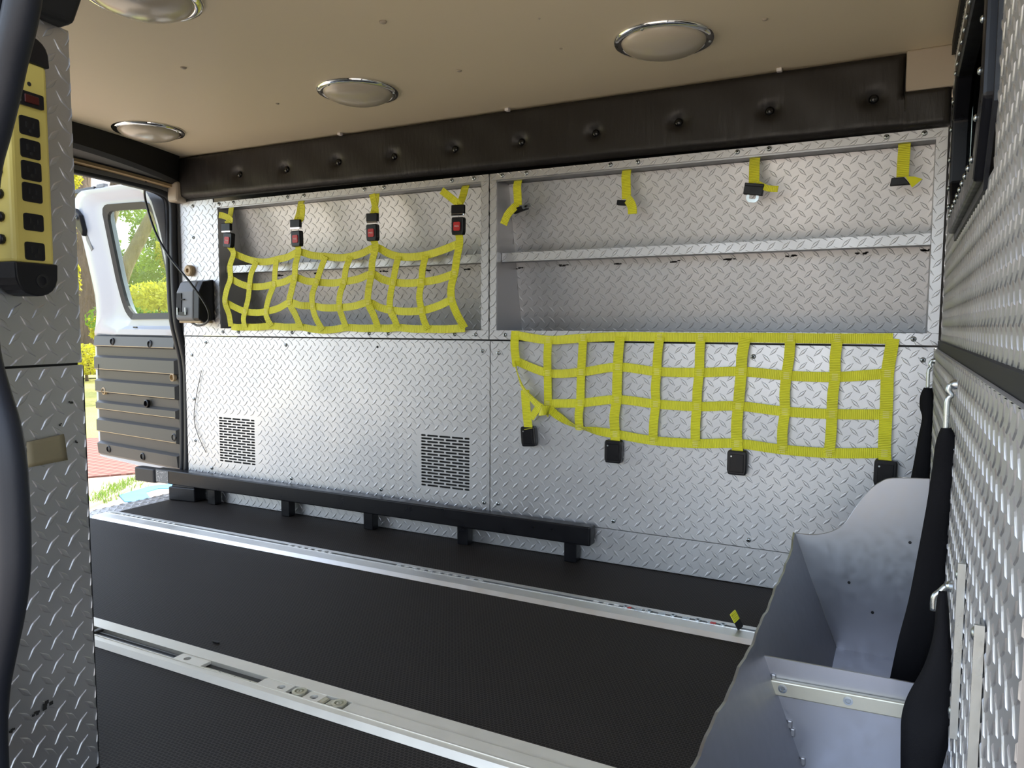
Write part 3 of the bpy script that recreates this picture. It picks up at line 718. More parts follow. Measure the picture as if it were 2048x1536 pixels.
# ================================================================== CEILING LIGHTS
def light(x, y, label, grp):
    t = thing('ceiling_light', label, 'light', (x, y, ZC), grp)
    MB().lathe([(.108, 0), (.108, -.004), (.104, -.008), (.094, -.009), (.086, -.006), (.084, -.002), (.084, 0)], (x, y, ZC - .0002), (0, 0, 1), 48).build('trim_ring', M['chrome'], t, smooth=True, auto=50)
    prof = [(.091, -.003)] + [(.091 * math.cos(a), -.004 - .030 * math.sin(a)) for a in np.linspace(0.15, 1.5, 9)] + [(.0005, -.034)]
    MB().lathe(prof, (x, y, ZC), (0, 0, 1), 48).build('lens', M['lens'], t, smooth=True)
    for a in (20, 140, 260):
        o = bpy.data.objects.new('screw', RIV); col.objects.link(o); attach(o, t)
        o.location = (x + .098 * math.cos(math.radians(a)), y + .098 * math.sin(math.radians(a)), ZC - .008); o.rotation_euler = (math.pi, 0, 0); o.scale = (.9, .9, .9)
    return t
light(-.487, 1.640, 'round chrome ringed ceiling light above the open empty cubby', 'ceiling lights')
light(-1.310, 1.625, 'round chrome ringed ceiling light above the right end of the netted cubby', 'ceiling lights')
light(-2.166, 1.640, 'round chrome ringed ceiling light next to the rear header beam', 'ceiling lights')
light(-1.305, .985, 'round chrome ringed ceiling light close to the black block over the pillar', 'ceiling lights')

# ================================================================== POWER STRIP ON THE PILLAR
OFF = .036
ps = thing('power_strip', 'yellow power strip with black outlets screwed to the tread plate pillar', 'power strip', pw(-.09, .70, 0))
sA = -.093; sB = pil(106, 400, OFF)[0]
sA = sB - .058
zA = pil(60, 528, OFF)[1]; zB = pil(70, 126, OFF)[1]
MB().obox(pw(sA, zA, .002), PD * (sB - sA), PN * (OFF - .002), (0, 0, zB - zA)).build('body', M['yellowpaint'], ps, bevel=.006, seg=3)
def endcap(z0, z1, upward):
    sc = (sA + sB) / 2; hw = (sB - sA) / 2 + .002; hh = z1 - z0; pts = []
    for k in range(13):
        a = math.pi * k / 12; s = sc - hw * math.cos(a); e = (math.sin(a)) ** .55
        pts.append((s, z0 + hh * e if upward else z1 - hh * e))
    return MB().prism([pw(s, z, .002) for s, z in pts], PN * (OFF)).build('end_cap', M['blackplastic'], ps, bevel=.002)
zt_ = pil(52, 66, OFF)[1]; zb_ = pil(60, 592, OFF)[1]
endcap(zB - .002, zt_, True); lc = endcap(zb_, zA + .002, False)
h_ = pil(82, 562, OFF)
MB().lathe([(.009, 0), (.009, .002), (.006, .002), (.006, .0005)], pw(h_[0], h_[1], OFF + .001), PN, 14).build('hang_hole', M['gap'], ps)
def prect(u0, v0, u1, v1, off):
    a = pil(u0, v0, off); b = pil(u1, v1, off); return a[0], b[0], b[1], a[1]
s0 = sB - .0445; s1 = sB - .0165
for (v0, v1) in [(235, 272), (280, 317), (323, 361), (366, 404), (427, 461), (484, 520)]:
    za = pil(60, v1, OFF)[1]; zb = pil(60, v0, OFF)[1]
    f = MB().prism([pw(s, z, OFF) for s, z in roundrect(s0, s1, za, zb, .003, 2)], PN * .0015).build('outlet', M['blackplastic'], ps)
    zc = (za + zb) / 2; sc = (s0 + s1) / 2
    MB().obox(pw(sc - .006, zc - .002, OFF + .0014), PD * .002, PN * .0006, (0, 0, .007)).obox(pw(sc + .004, zc - .002, OFF + .0014), PD * .002, PN * .0006, (0, 0, .006)).lathe([(.0022, 0), (.0022, .0007)], pw(sc, zc - .006, OFF + .0014), PN, 8).build('pin_holes', M['gap'], f)
za = pil(55, 213, OFF)[1]; zb = pil(55, 184, OFF)[1]
sw = MB().prism([pw(s, z, OFF) for s, z in roundrect(sB - .052, sB - .010, za, zb, .002, 2)], PN * .003).build('switch', M['blackplastic'], ps)
MB().obox(pw(sB - .038, za + .004, OFF + .003), PD * .020, PN * .002, (0, 0, zb - za - .008)).build('rocker', M['darkred'], sw, bevel=.001)
MB().obox(pw(sB - .050, za + .004, OFF + .003), PD * .007, PN * .001, (0, 0, zb - za - .008)).build('rocker_end', M['greyplastic'], sw)
hz = pil(58, 168, OFF); MB().lathe([(.0028, 0), (.0028, .0006)], pw(hz[0], hz[1], OFF), PN, 10).build('indicator', M['gap'], ps)
# small black knobs on the near side of the strip
for k in range(8):
    z = zA + .03 + k * (zB - zA - .06) / 7
    MB().lathe([(.0065, 0), (.0065, .004), (.004, .006), (.0004, .0063)], pw(sA - .0005, z, OFF * .45), -PD, 10).build('side_knob', M['blackplastic'], ps, smooth=True)

# ================================================================== CHARGER, CABLE AND PUCK ON THE REAR WALL
ch = thing('battery_charger', 'grey battery charger cradle with a black side fixed beside the rear door', 'charger', (-2.33, YW, .68))
cx0, cx1 = -2.395, -2.292
prof = [(1.972, .688), (1.925, .678), (1.900, .690), (1.905, .790), (1.925, .828), (1.972, .836)]
MB().prism([(-2.300, y, z) for y, z in prof], (.030, 0, 0)).build('side_cover', M['blackplastic'], ch, bevel=.004)
MB().prism([(cx0, y, z) for y, z in prof], (.094, 0, 0)).build('body', M['greyplastic'], ch, bevel=.008, seg=3)
MB().hexa([(-2.385, 1.9012, .785), (-2.385, 1.8985, .715), (-2.362, 1.8985, .715), (-2.362, 1.9012, .785)], [(-2.385, 1.912, .785), (-2.385, 1.91, .715), (-2.362, 1.91, .715), (-2.362, 1.912, .785)]).build('slot', M['gap'], ch)
for x in (-2.378, -2.335): MB().box(x - .002, x + .002, 1.894, 1.899, .706, .732).build('contact', M['steel'], ch)
MB().box(-2.372, -2.340, 1.8955, 1.899, .704, .716).build('contact_block', M['blackplastic'], ch)
MB().box(-2.362, -2.344, 1.8965, 1.902, .760, .764).build('latch_slot', M['gap'], ch)
MB().box(cx0 + .004, -2.275, 1.912, 1.968, .676, .685).build('base_strip', M['tan'], ch, bevel=.003)
pk = P(374, 541, 1, 1.955)
pko = MB().lathe([(.021, 0), (.021, .014), (.017, .018), (.008, .018), (.008, .010), (.0005, .010)], (pk.x, YW - .001, pk.z), NY, 20).build('round_bumper', M['tan'], None, smooth=True, auto=40)
tag(pko, 'round tan bumper puck on the wall just above the grey charger', 'bumper')
cpts = [P(281, 357, 0, -2.43), P(290, 395, 1, 1.90), P(310, 462, 1, 1.90), P(340, 515, 1, 1.895), P(378, 562, 1, 1.885), P(404, 598, 1, 1.885), P(416, 620, 1, 1.885), P(418, 638, 1, 1.89), P(409, 648, 1, 1.90), P(395, 651, 1, 1.91), P(383, 645, 1, 1.925)]
cpts[0] = Vector((-2.44, 1.83, 1.19))
cab = MB().tube(smoothpath(cpts, 6), .0042, 8).build('charger_cable', M['blackplastic'], None, smooth=True)
tag(cab, 'thin black cable hanging from the rear header down to the charger', 'cable')

# ================================================================== WEBBING
def strap_obj(pts, parent, name, w=.0255, th=.0016, wdirs=None, n=5, normal=Vector((0, -1, 0))):
    sp = smoothpath(pts, n); wd = []
    for i in range(len(sp)):
        t = sp[min(i + 1, len(sp) - 1)] - sp[max(i - 1, 0)]
        wd.append(t.cross(normal))
    if wdirs: wd = wdirs(sp)
    return MB().ribbon(sp, wd, w, th).build(name, M['web'], parent)
def stitch(parent, p, s=.0068):
    mb = MB()
    for k in range(4):
        z = p.z - s + k * (2 * s / 3); mb.box(p.x - s, p.x + s, p.y - .0008, p.y, z - .0011, z + .0011)
    return mb.build('stitching', M['thread'], parent)
# lettering mesh for the buttons
tc = bpy.data.curves.new('press_text', 'FONT'); tc.body = 'PRESS'; tc.size = .0068; tc.align_x = 'CENTER'; tc.align_y = 'CENTER'; tc.extrude = .0002
to = bpy.data.objects.new('press_text', tc); col.objects.link(to); bpy.context.view_layer.update()
PRESS = bpy.data.meshes.new_from_object(to.evaluated_get(bpy.context.evaluated_depsgraph_get())); PRESS.materials.clear(); PRESS.materials.append(M['whiteprint'])
bpy.data.objects.remove(to)
# buckle body, built around the origin: x width, z up, front at -y
bk = MB()
bprof = [(-.0205, .028), (.0205, .028), (.0225, .022), (.0225, -.018), (.0195, -.029), (-.0195, -.029), (-.0225, -.018), (-.0225, .022)]
bk.prism([(x, -.022, z) for x, z in bprof], (0, .020, 0))
bko_ = bk.build('buckle', M['blackplastic'], None, bevel=.003, seg=2); BK = bko_
bb = MB().prism([(x, -.0245, z) for x, z in roundrect(-.0125, .0125, -.016, .012, .004, 3)], (0, .003, 0)).build('press_button', M['red'], None); BB = bb.data
def buckle(parent, c, red, tilt=0.0, sc=1.0, back=False):
    o = bpy.data.objects.new('buckle', BK.data); col.objects.link(o); attach(o, parent); o.location = c; o.rotation_euler = (0, tilt, 0); o.scale = (sc, sc, sc)
    b = o.modifiers.new('bevel', 'BEVEL'); b.width = .003; b.segments = 2; b.limit_method = 'ANGLE'
    if red:
        p = bpy.data.objects.new('press_button', BB); col.objects.link(p); p.parent = o; p['label'] = 'red PRESS button'
        l = bpy.data.objects.new('lettering', PRESS); col.objects.link(l); l.parent = o; l.location = (0, -.0247, -.002); l.rotation_euler = (math.pi / 2, 0, 0)
    else:
        r = MB().box(-.0155, .0155, -.0236, -.0215, -.022, .020).build('back_plate', M['blacksatin'], None, bevel=.002); r.parent = o
        w = MB().lathe([(.002, 0), (.002, .001)], (-.0125, -.0236, .015), (0, -1, 0), 8).build('rivet', M['steel'], None); w.parent = o
    return o

# --- net closing the left cubby
N1 = [
 [(468, 507), (514, 523), (554, 519), (598, 504), (652, 513), (702, 513), (752, 495), (798, 513), (853, 510), (920, 486)],
 [(462, 557), (500, 573), (549, 568), (590, 555), (634, 564), (689, 563), (744, 548), (787, 564), (844, 564), (910, 547)],
 [(451, 604), (491, 623), (533, 623), (580, 605), (626, 612), (680, 615), (737, 605), (781, 620), (844, 621), (904, 599)],
 [(463, 653), (491, 654), (544, 652), (602, 654), (646, 660), (693, 655), (757, 656), (796, 655), (856, 658), (930, 656)]]
def n1y(r, c):
    b = [1.958, 1.952, 1.944, 1.960][r]
    return b + (.010 if c % 3 and r < 3 else 0) 
net1 = thing('cargo_net', 'yellow webbing cargo net buckled up across the left cubby', 'cargo net', (-1.68, 1.955, .66), 'yellow cargo nets')
nodes1 = [[P(u, v, 1, n1y(r, c)) for c, (u, v) in enumerate(row)] for r, row in enumerate(N1)]
B1 = {0: (463, 481), 3: (599, 478), 6: (750, 466), 9: (921, 453)}
for r in range(4):
    pts = []
    for c in range(10):
        pts.append(nodes1[r][c])
        if c < 9:
            m_ = (nodes1[r][c] + nodes1[r][c + 1]) / 2; m_.z -= .004 if r < 3 else .002; m_.y += random.uniform(-.006, .006); pts.append(m_)
    strap_obj(pts, net1, 'horizontal_strap', w=.024)
for c in range(10):
    pts = [nodes1[r][c] + Vector((0, -.0024, 0)) for r in range(4)]
    full = []
    if c in B1:
        full.append(P(*B1[c], 1, 1.958) + Vector((0, -.010, -.020)))
    for r in range(4):
        full.append(pts[r])
        if r < 3:
            m_ = (pts[r] + pts[r + 1]) / 2; m_.x += random.uniform(-.004, .004); m_.y += random.uniform(-.010, .002); full.append(m_)
    strap_obj(full, net1, 'vertical_strap', w=.0255 if c in B1 else .0235)
    for r in range(1, 3): stitch(net1, pts[r] + Vector((0, -.0012, 0)))
for c, (u, v) in B1.items():
    buckle(net1, P(u, v, 1, 1.958), True, tilt={0: .12, 3: -.02, 6: -.02, 9: .02}[c], sc=.92)

# --- straps with latch plates above the left cubby
def latch(parent, c, tilt, tongue=True):
    a = MB().box(-.022, .022, -.016, -.004, -.013, .013).build('latch_cover', M['blacksatin'], parent, bevel=.002)
    a.location = c; a.rotation_euler = (0, tilt, 0)
    if tongue:
        b = MB().box(-.0215, .0215, -.0155, -.009, -.019, -.013).build('latch_tongue', M['chrome'], parent, bevel=.001); b.location = c; b.rotation_euler = (0, tilt, 0)
    return a
LS = [((459, 411), (458, 456), [(462, 440), (448, 432), (438, 430)], 'short yellow strap with a sideways tail in the netted cubby beside the charger'),
      ((598, 400), (596, 449), [(602, 438), (605, 422), (604, 408)], 'short yellow strap with its tail folded up flat against it on the netted cubby'),
      ((749, 385), (749, 437), [(752, 425), (748, 405), (744, 388)], 'short yellow strap with a long doubled tail on the netted cubby'),
      ((927, 371), (920, 421), [(918, 409), (900, 394), (883, 381)], 'short yellow strap with a slanting loose tail on the netted cubby beside the middle stile')]
for (top, lat, tail, lab_) in LS:
    pt = P(*top, 1, 1.972); pl_ = P(*lat, 1, 1.958)
    t = thing('anchor_strap', lab_, 'strap', (pt.x, 1.985, pt.z), 'cubby anchor straps')
    topz = 1.0928
    strap_obj([Vector((pt.x, 1.990, topz)), Vector((pt.x, 1.982, pt.z - .004)), (Vector((pt.x, 1.978, pt.z)) + pl_) / 2, pl_ + Vector((0, -.010, .010))], t, 'webbing')
    strap_obj([pl_ + Vector((0, -.014, .012))] + [P(u, v, 1, 1.952 - .004 * k) for k, (u, v) in enumerate(tail)], t, 'tail', w=.022)
    c = pl_ + Vector((0, 0, .002)); latch(t, c, .02)

# --- straps hanging in the open cubby
def hang(top, bottom, label):
    pt = P(*top, 1, 1.985); pb = P(*bottom, 1, 1.985)
    t = thing('anchor_strap', label, 'strap', (pt.x, 1.985, pt.z), 'cubby anchor straps')
    strap_obj([Vector((pt.x, 1.992, 1.0928)), Vector((pt.x, 1.986, 1.075)), (pt + pb) / 2, pb], t, 'webbing')
    return t, pb
t, pb = hang((1034, 362), (1036, 411), 'yellow strap with its tail curling down toward the middle stile of the open cubby')
strap_obj([P(1036, 409, 1, 1.983), P(1027, 416, 1, 1.976), P(1015, 430, 1, 1.972), P(1007, 449, 1, 1.972)], t, 'tail', w=.024)
c = P(1042, 418, 1, 1.985); a = MB().box(-.026, .022, -.008, .008, -.007, .007).build('latch_cover', M['blacksatin'], t, bevel=.002); a.location = c; a.rotation_euler = (0, -.25, 0)
a = MB().ring([(x, -.004, z) for x, z in roundrect(-.002, .026, -.006, .006, .004, 3)], [(x, -.004, z) for x, z in roundrect(.006, .020, -.003, .003, .002, 3)], (0, .002, 0)).build('latch_tongue', M['steel'], t); a.location = c + Vector((.010, -.007, .004)); a.rotation_euler = (.5, -.25, 0)
t, pb = hang((1252, 340), (1253, 398), 'yellow strap folded over its black latch with the tail hanging straight in the open cubby')
strap_obj([P(1254, 397, 1, 1.984), P(1259, 403, 1, 1.972), P(1264, 414, 1, 1.970), P(1265, 428, 1, 1.972)], t, 'tail', w=.025)
a = MB().box(-.022, .022, -.007, .007, -.007, .007).build('latch_cover', M['blacksatin'], t, bevel=.002); a.location = P(1250, 406, 1, 1.987); a.rotation_euler = (0, .12, 0)
t, pb = hang((1509, 315), (1508, 366), 'yellow strap showing its black latch and round metal tongue in the open cubby')
c = P(1508, 379, 1, 1.982); a = MB().box(-.0235, .0235, -.008, .006, -.014, .014).box(-.0235, .0235, -.010, -.007, .006, .014).build('latch_cover', M['blacksatin'], t, bevel=.002); a.location = c; a.rotation_euler = (0, .16, 0)
a = MB().ring([(x, -.001, z) for x, z in roundrect(-.0155, .0155, -.032, -.008, .0115, 5)], [(x, -.001, z) for x, z in roundrect(-.008, .008, -.024, -.010, .004, 5)], (0, .0025, 0)).build('latch_tongue', M['steel'], t); a.location = c; a.rotation_euler = (0, .16, 0)
strap_obj([P(1513, 366, 1, 1.985), P(1524, 372, 1, 1.978), P(1538, 377, 1, 1.972), P(1556, 378, 1, 1.966)], t, 'tail', w=.015)
t, pb = hang((1809, 285), (1805, 354), 'yellow strap with a pointed folded tail over its black latch nearest the bulkhead')
a = MB().prism([(x, -.006, z) for x, z in [(-.023, -.009), (.020, -.009), (.006, .009), (-.020, .009)]], (0, .012, 0)).build('latch_cover', M['blacksatin'], t, bevel=.002); a.location = P(1802, 363, 1, 1.982)
pp = [P(1811, 353, 1, 1.976), P(1829, 353, 1, 1.972), P(1845, 358, 1, 1.966), P(1824, 375, 1, 1.962)]
MB().prism(pp, (0, .002, 0)).build('tail', M['web'], t)

# --- net hanging loose on the lower right panel
N2 = [
 [(1031, 670), (1097, 680), (1167, 676), (1241, 673), (1320, 674), (1402, 675), (1491, 675), (1581, 676), (1675, 677), (1786, 677)],
 [(1033, 722), (1096, 746), (1163, 744), (1236, 734), (1314, 743), (1399, 745), (1483, 743), (1573, 751), (1670, 754), (1775, 747)],
 [(1096, 808), (1096, 807), (1161, 806), (1234, 799), (1312, 808), (1394, 813), (1477, 812), (1570, 823), (1664, 828), (1772, 829)],
 [(1094, 822), (1094, 822), (1159, 855), (1231, 868), (1306, 881), (1391, 887), (1474, 887), (1565, 899), (1658, 906), (1769, 906)]]
net2 = thing('cargo_net', 'yellow webbing cargo net hanging unbuckled over the lower wall panel', 'cargo net', (-.55, 1.955, .30), 'yellow cargo nets')
YN = [1.962, 1.966, 1.966, 1.963]
nodes2 = [[P(u, v, 1, YN[r]) for (u, v) in row] for r, row in enumerate(N2)]
B2 = {3: (1231, 901), 6: (1477, 923), 9: (1771, 944)}
strap_obj(nodes2[0][0:], net2, 'horizontal_strap', w=.0245)
strap_obj(nodes2[1][0:], net2, 'horizontal_strap', w=.0245)
strap_obj(nodes2[2][1:], net2, 'horizontal_strap', w=.0245)
def twist(sp):
    wd = []
    for i, p in enumerate(sp):
        t = sp[min(i + 1, len(sp) - 1)] - sp[max(i - 1, 0)]; base = t.cross(Vector((0, -1, 0))).normalized()
        d = abs(p.x - nodes2[3][2].x) / .05; k = math.exp(-d * d) * 1.15
        wd.append(base * math.cos(k) + Vector((0, 1, 0)) * math.sin(k))
    return wd
kn = P(1092, 820, 1, 1.958)
strap_obj([kn + Vector((.012, -.004, .004)), P(1122, 836, 1, 1.962)] + nodes2[3][2:], net2, 'horizontal_strap', w=.0245, wdirs=twist, n=8)
for c in range(1, 10):
    pts = [nodes2[r][c] + Vector((0, -.0024, 0)) for r in range(4)]
    if c == 1: pts = pts[:3]
    full = []
    for r, p in enumerate(pts):
        full.append(p)
        if r < len(pts) - 1:
            m_ = (p + pts[r + 1]) / 2; m_.y += random.uniform(-.012, .0); m_.x += random.uniform(-.002, .002); full.append(m_)
    if c in B2: full.append(P(*B2[c], 1, 1.953) + Vector((0, -.002, .012)))
    else: full[-1] = full[-1] + Vector((0, .003, -.006))
    strap_obj(full, net2, 'vertical_strap', w=.0275 if c in B2 else .0245)
    for r in range(0, len(pts)):
        if r == 0 and c in B2: continue
        stitch(net2, pts[r] + Vector((0, -.0012, 0)))
# loose left edge: cord twisted to the knot, strap with its own buckle
strap_obj([P(1031, 662, 1, 1.964), P(1029, 690, 1, 1.958), P(1032, 722, 1, 1.962), P(1034, 732, 1, 1.962)], net2, 'vertical_strap', w=.0265)
tw = smoothpath([P(1029, 722, 1, 1.958), P(1036, 750, 1, 1.956), P(1046, 776, 1, 1.952), P(1062, 796, 1, 1.950), P(1078, 812, 1, 1.950), P(1090, 822, 1, 1.952)], 6)
wds = [(t_ := (tw[min(i + 1, len(tw) - 1)] - tw[max(i - 1, 0)])).cross(Vector((0, -1, 0))).normalized() * math.cos(1.35 - i * .05) + Vector((0, 1, 0)) * math.sin(1.35 - i * .05) for i in range(len(tw))]
MB().ribbon(tw, wds, [.012 + .0004 * i for i in range(len(tw))], .003).build('twisted_strap', M['web'], net2)
strap_obj([P(1050, 780, 1, 1.957), P(1052, 810, 1, 1.955), P(1055, 840, 1, 1.953), P(1057, 858, 1, 1.95)], net2, 'vertical_strap', w=.027)
strap_obj([P(1062, 836, 1, 1.954), P(1072, 822, 1, 1.951), P(1082, 806, 1, 1.951)], net2, 'knot_end', w=.020)
kb = MB(); kp = [kn + Vector((.011 * math.cos(a), -.012 - .010 * math.sin(a), .018 * (k / 16 - .5) + .006 * math.cos(a))) for k, a in enumerate(np.linspace(-1.6, 4.6, 17))]
kb.ribbon(kp, [Vector((.35, 0, 1))] * 17, .027, .004).build('knot', M['web'], net2, smooth=True, auto=60)
buckle(net2, P(1062, 871, 1, 1.972), False, -.08, 1.03)
for c, (u, v) in B2.items(): buckle(net2, P(u, v, 1, 1.972), False, {3: 0, 6: .0, 9: .02}[c], 1.1)
bpy.data.objects.remove(BK); bpy.data.objects.remove(bb)

# ================================================================== METAL BIN UNDER THE BULKHEAD
YE = 1.600; YD = 1.100; YN0 = .50
bn = thing('metal_bin', 'open grey aluminium bin with slanted side and curved end panel', 'bin', (-.02, 1.05, 0))
def slx(z): return -.096 + (z - .028) * (-.181 + .096) / (.251 - .028)
mb = MB(); vs = []; fs = []; n = 60
for i in range(n + 1):
    y = YN0 + (YE - YN0) * i / n; k = (y - YN0) / (YE - YN0)
    zt = .226 + .012 * max(0, (k - .55) / .45) + .014 * max(0, (k - .9) / .1) + .0016 * math.sin(y * 40) + .0010 * math.sin(y * 97 + 1)
    for (z, dx) in ((.0008, 0), (zt, 0), (zt, -.0035), (.0008, -.0035)): vs.append((slx(z) + dx, y, z))
for i in range(n):
    for k in range(4): fs.append((i * 4 + k, i * 4 + (k + 1) % 4, (i + 1) * 4 + (k + 1) % 4, (i + 1) * 4 + k))
fs += [(3, 2, 1, 0), tuple(n * 4 + k for k in range(4))]
mb.add(vs, fs).build('side_panel', M['binmetal'], bn)
MB().box(slx(.03) - .001, .058, YN0, YE, .024, .028).build('bottom_panel', M['binmetal'], bn)
ol = [(1590, 1066), (1628, 1069), (1662, 1063), (1688, 1047), (1712, 1013), (1738, 981), (1760, 964), (1785, 956), (1855, 957)]
op = [P(u, v, 1, YE) for u, v in ol]; op = smoothpath(op, 4)
op += [Vector((.054, YE, op[-1].z)), Vector((.054, YE, .020)), Vector((slx(.02), YE, .020))]
MB().prism(op, (0, .0035, 0)).build('end_panel', M['binmetal'], bn, bevel=.0008, seg=1)
dv = [(slx(.028), YD, .028), (slx(.197) , YD, .197), (.046, YD, .200), (.046, YD, .028)]
div = MB().prism(dv, (0, .003, 0)).build('divider', M['binmetal'], bn)
for k, z in enumerate((.168, .158, .105, .094, .055)):
    MB().box(slx(z) - .001, slx(z) + .006, YD - .003, YD + .002, z - .007, z + .006).build('weld_tack', M['plain'], div, bevel=.002)
bp_ = MB(); xa, xb = -.150, .024; zc0 = .150
o_ = resample([(xa, YD - .010, zc0 - .011), (xb, YD - .010, zc0 - .009), (xb, YD - .010, zc0 + .011), (xa, YD - .010, zc0 + .009)], 4)
bar = MB().prism([(x, YD - .010, z) for x, z in [(xa, .146), (xb, .152), (xb, .174), (xa, .168)]], (0, .010, 0)).build('clamp_bar', M['zinc'], bn, bevel=.002)
for xx in (-.133, -.048):
    MB().lathe([(.0062, 0), (.0062, .0008), (.0036, .0010), (.0030, .0002)], (xx, YD - .0098, .158 + (xx + .15) * .033), NY, 16).build('bolt_hole', M['steel'], bar, smooth=True, auto=40)
for (u, v) in [(1698, 1165), (1745, 1225), (1820, 1085)]:
    p = P(u, v, 1, YE); MB().lathe([(.003, 0), (.003, .0006)], (p.x, YE, p.z), NY, 8).build('small_hole', M['gap'], bn)

# ================================================================== ROD HOOKS, STRAPS AND BARS ON THE BULKHEAD
def rod(y, z, label, zb, xb):
    t = thing('rod_hook', label, 'hook', (XBL, y, z), 'rod hooks on the bulkhead')
    MB().lathe([(.0065, 0), (.0065, .004), (.005, .007), (.003, .009)], (XBL, y, z), (-1, 0, 0), 12).build('eye_bolt', M['steel'], t, smooth=True, auto=40)
    MB().tube(smoothpath([(XBL - .008, y, z), (XBL - .010, y, z - .008), (xb + .004, y, z - .014), (xb, y, z - .022), (xb, y, zb)], 5), .0038, 8).build('rod', M['steel'], t, smooth=True)
    return t
rod(1.866, .598, 'bent steel rod hook on the bulkhead beside the far silver wall', .535, .0505)
rod(1.104, .598, 'bent steel rod hook on the bulkhead in front of the widest black strap', .535, .0525)
def sheet(name, label, rows, th, cat, group=None):   # rows: (uL, uR, v, Y)
    vs = []; 
    L = [P(a, v, 1, y) for a, b, v, y in rows]; Rr = [P(b, v, 1, y) for a, b, v, y in rows]
    L = smoothpath(L, 4); Rr = smoothpath(Rr, 4); K = 4; fs = []
    for i in range(len(L)):
        for k in range(K + 1):
            q = L[i].lerp(Rr[i], k / K); q.y -= .006 * math.sin(math.pi * k / K); vs.append(q)
    for i in range(len(L) - 1):
        for k in range(K): a = i * (K + 1) + k; fs.append((a, a + 1, a + K + 2, a + K + 1))
    o = MB().add(vs, fs).build(name, M['strapblack'], None, smooth=True)
    s = o.modifiers.new('solid', 'SOLIDIFY'); s.thickness = th; s.offset = 0
    tag(o, label, cat, group); return o
sheet('black_strap', 'narrow black strap hanging behind the curved end panel of the bin', [(1850, 1862, 776, 1.862), (1842, 1866, 792, 1.86), (1841, 1868, 815, 1.86), (1846, 1864, 836, 1.86), (1838, 1864, 875, 1.86), (1830, 1862, 920, 1.86), (1822, 1858, 960, 1.86), (1812, 1852, 1010, 1.86)], .006, 'strap', 'black bulkhead straps')
sheet('black_strap', 'wide black strap hanging from the rod hook down into the bin', [(1886, 1898, 856, 1.102), (1878, 1908, 872, 1.105), (1872, 1912, 895, 1.11), (1866, 1910, 940, 1.12), (1855, 1903, 1010, 1.13), (1838, 1897, 1100, 1.15), (1818, 1888, 1200, 1.17), (1797, 1866, 1280, 1.19), (1779, 1838, 1365, 1.21), (1770, 1825, 1400, 1.21)], .005, 'strap', 'black bulkhead straps')
sheet('black_strap', 'broad dark flap hanging in front of the bin divider from the lowest hook', [(1882, 1889, 1182, .985), (1876, 1893, 1215, .985), (1870, 1897, 1270, .98), (1851, 1902, 1330, .97), (1818, 1906, 1388, .965), (1805, 1905, 1430, .96), (1803, 1897, 1480, .95), (1803, 1882, 1536, .945), (1804, 1868, 1600, .94)], .005, 'strap', 'black bulkhead straps')
pH = P(1893, 1172, 0, XBL - .006)
t = thing('rod_hook', 'small bent steel hook low on the bulkhead above the dark flap', 'hook', (XBL, pH.y, pH.z), 'rod hooks on the bulkhead')
MB().lathe([(.007, 0), (.007, .004), (.004, .007)], (XBL, pH.y, pH.z), (-1, 0, 0), 12).build('eye_bolt', M['steel'], t, smooth=True, auto=40)
MB().tube(smoothpath([(XBL - .006, pH.y, pH.z), (XBL - .012, pH.y, pH.z - .008), (XBL - .018, pH.y, pH.z - .016), (XBL - .018, pH.y, pH.z - .032)], 4), .0042, 8).build('rod', M['steel'], t, smooth=True)
def flatbar(top, bot, label, bolts):
    a = P(*top, 0, XBL - .003); b = P(*bot, 0, XBL - .003); y = (a.y + b.y) / 2
    t = thing('steel_bar', label, 'bar', (XBL, y, b.z), 'steel bars on the bulkhead')
    MB().box(XBL - .003, XBL - .0012, y - .009, y + .009, b.z, a.z).build('flange', M['steel'], t)
    MB().box(XBL - .008, XBL - .003, y - .009, y - .006, b.z, a.z).build('web', M['steel'], t)
    for (u, v) in bolts:
        p = P(u, v, 0, XBL - .005); MB().lathe([(.0065, 0), (.006, .003), (.003, .005), (.0004, .0053)], (XBL - .004, y + .004, p.z), (-1, 0, 0), 10).build('bolt', M['steel'], t, smooth=True)
flatbar((1928, 1128), (1908, 1462), 'vertical steel bar bolted to the bulkhead closest to the dark flap', [(1916, 1133), (1903, 1400)])
flatbar((1962, 1242), (1946, 1560), 'vertical steel bar bolted to the bulkhead nearest the side door', [(1950, 1252)])

# ================================================================== OPEN REAR DOOR
DPH = math.radians(7); DH = Vector((-2.5, 2.03, 0)); DD = Vector((-math.cos(DPH), math.sin(DPH), 0)); DN = Vector((-math.sin(DPH), -math.cos(DPH), 0)); DK = .2; DZ = .62
def dw(s, z, o=0.0): return DH + DD * s + DN * (o + (DK * (z - DZ) if z > DZ else 0)) + Vector((0, 0, z))
def dpx(u, v, o=0.0):
    q = Pn(u, v, DH + DN * o, DN); return (q - DH).dot(DD), q.z
rd = thing('rear_door', 'white van rear door standing open with window and dark grey inner panel', 'door', dw(.02, .06))
outer = [(.705, .62), (.668, .66), (.632, .72), (.612, .79), (.606, .985), (.606, 1.16), (.585, 1.205), (.52, 1.222), (.194, 1.214), (.06, 1.198), (.018, 1.15), (.0, 1.05), (.0, .80), (.0, .62)]
wino = [(.375, .69), (.405, .715), (.418, .76), (.424, .854), (.416, 1.015), (.410, 1.12), (.395, 1.147), (.36, 1.152), (.10, 1.140), (.045, 1.125), (.035, 1.08), (.035, .95), (.035, .74), (.06, .692)]
ro = resample([dw(s, z) for s, z in outer], 64); ri = resample([dw(s, z) for s, z in wino], 64)
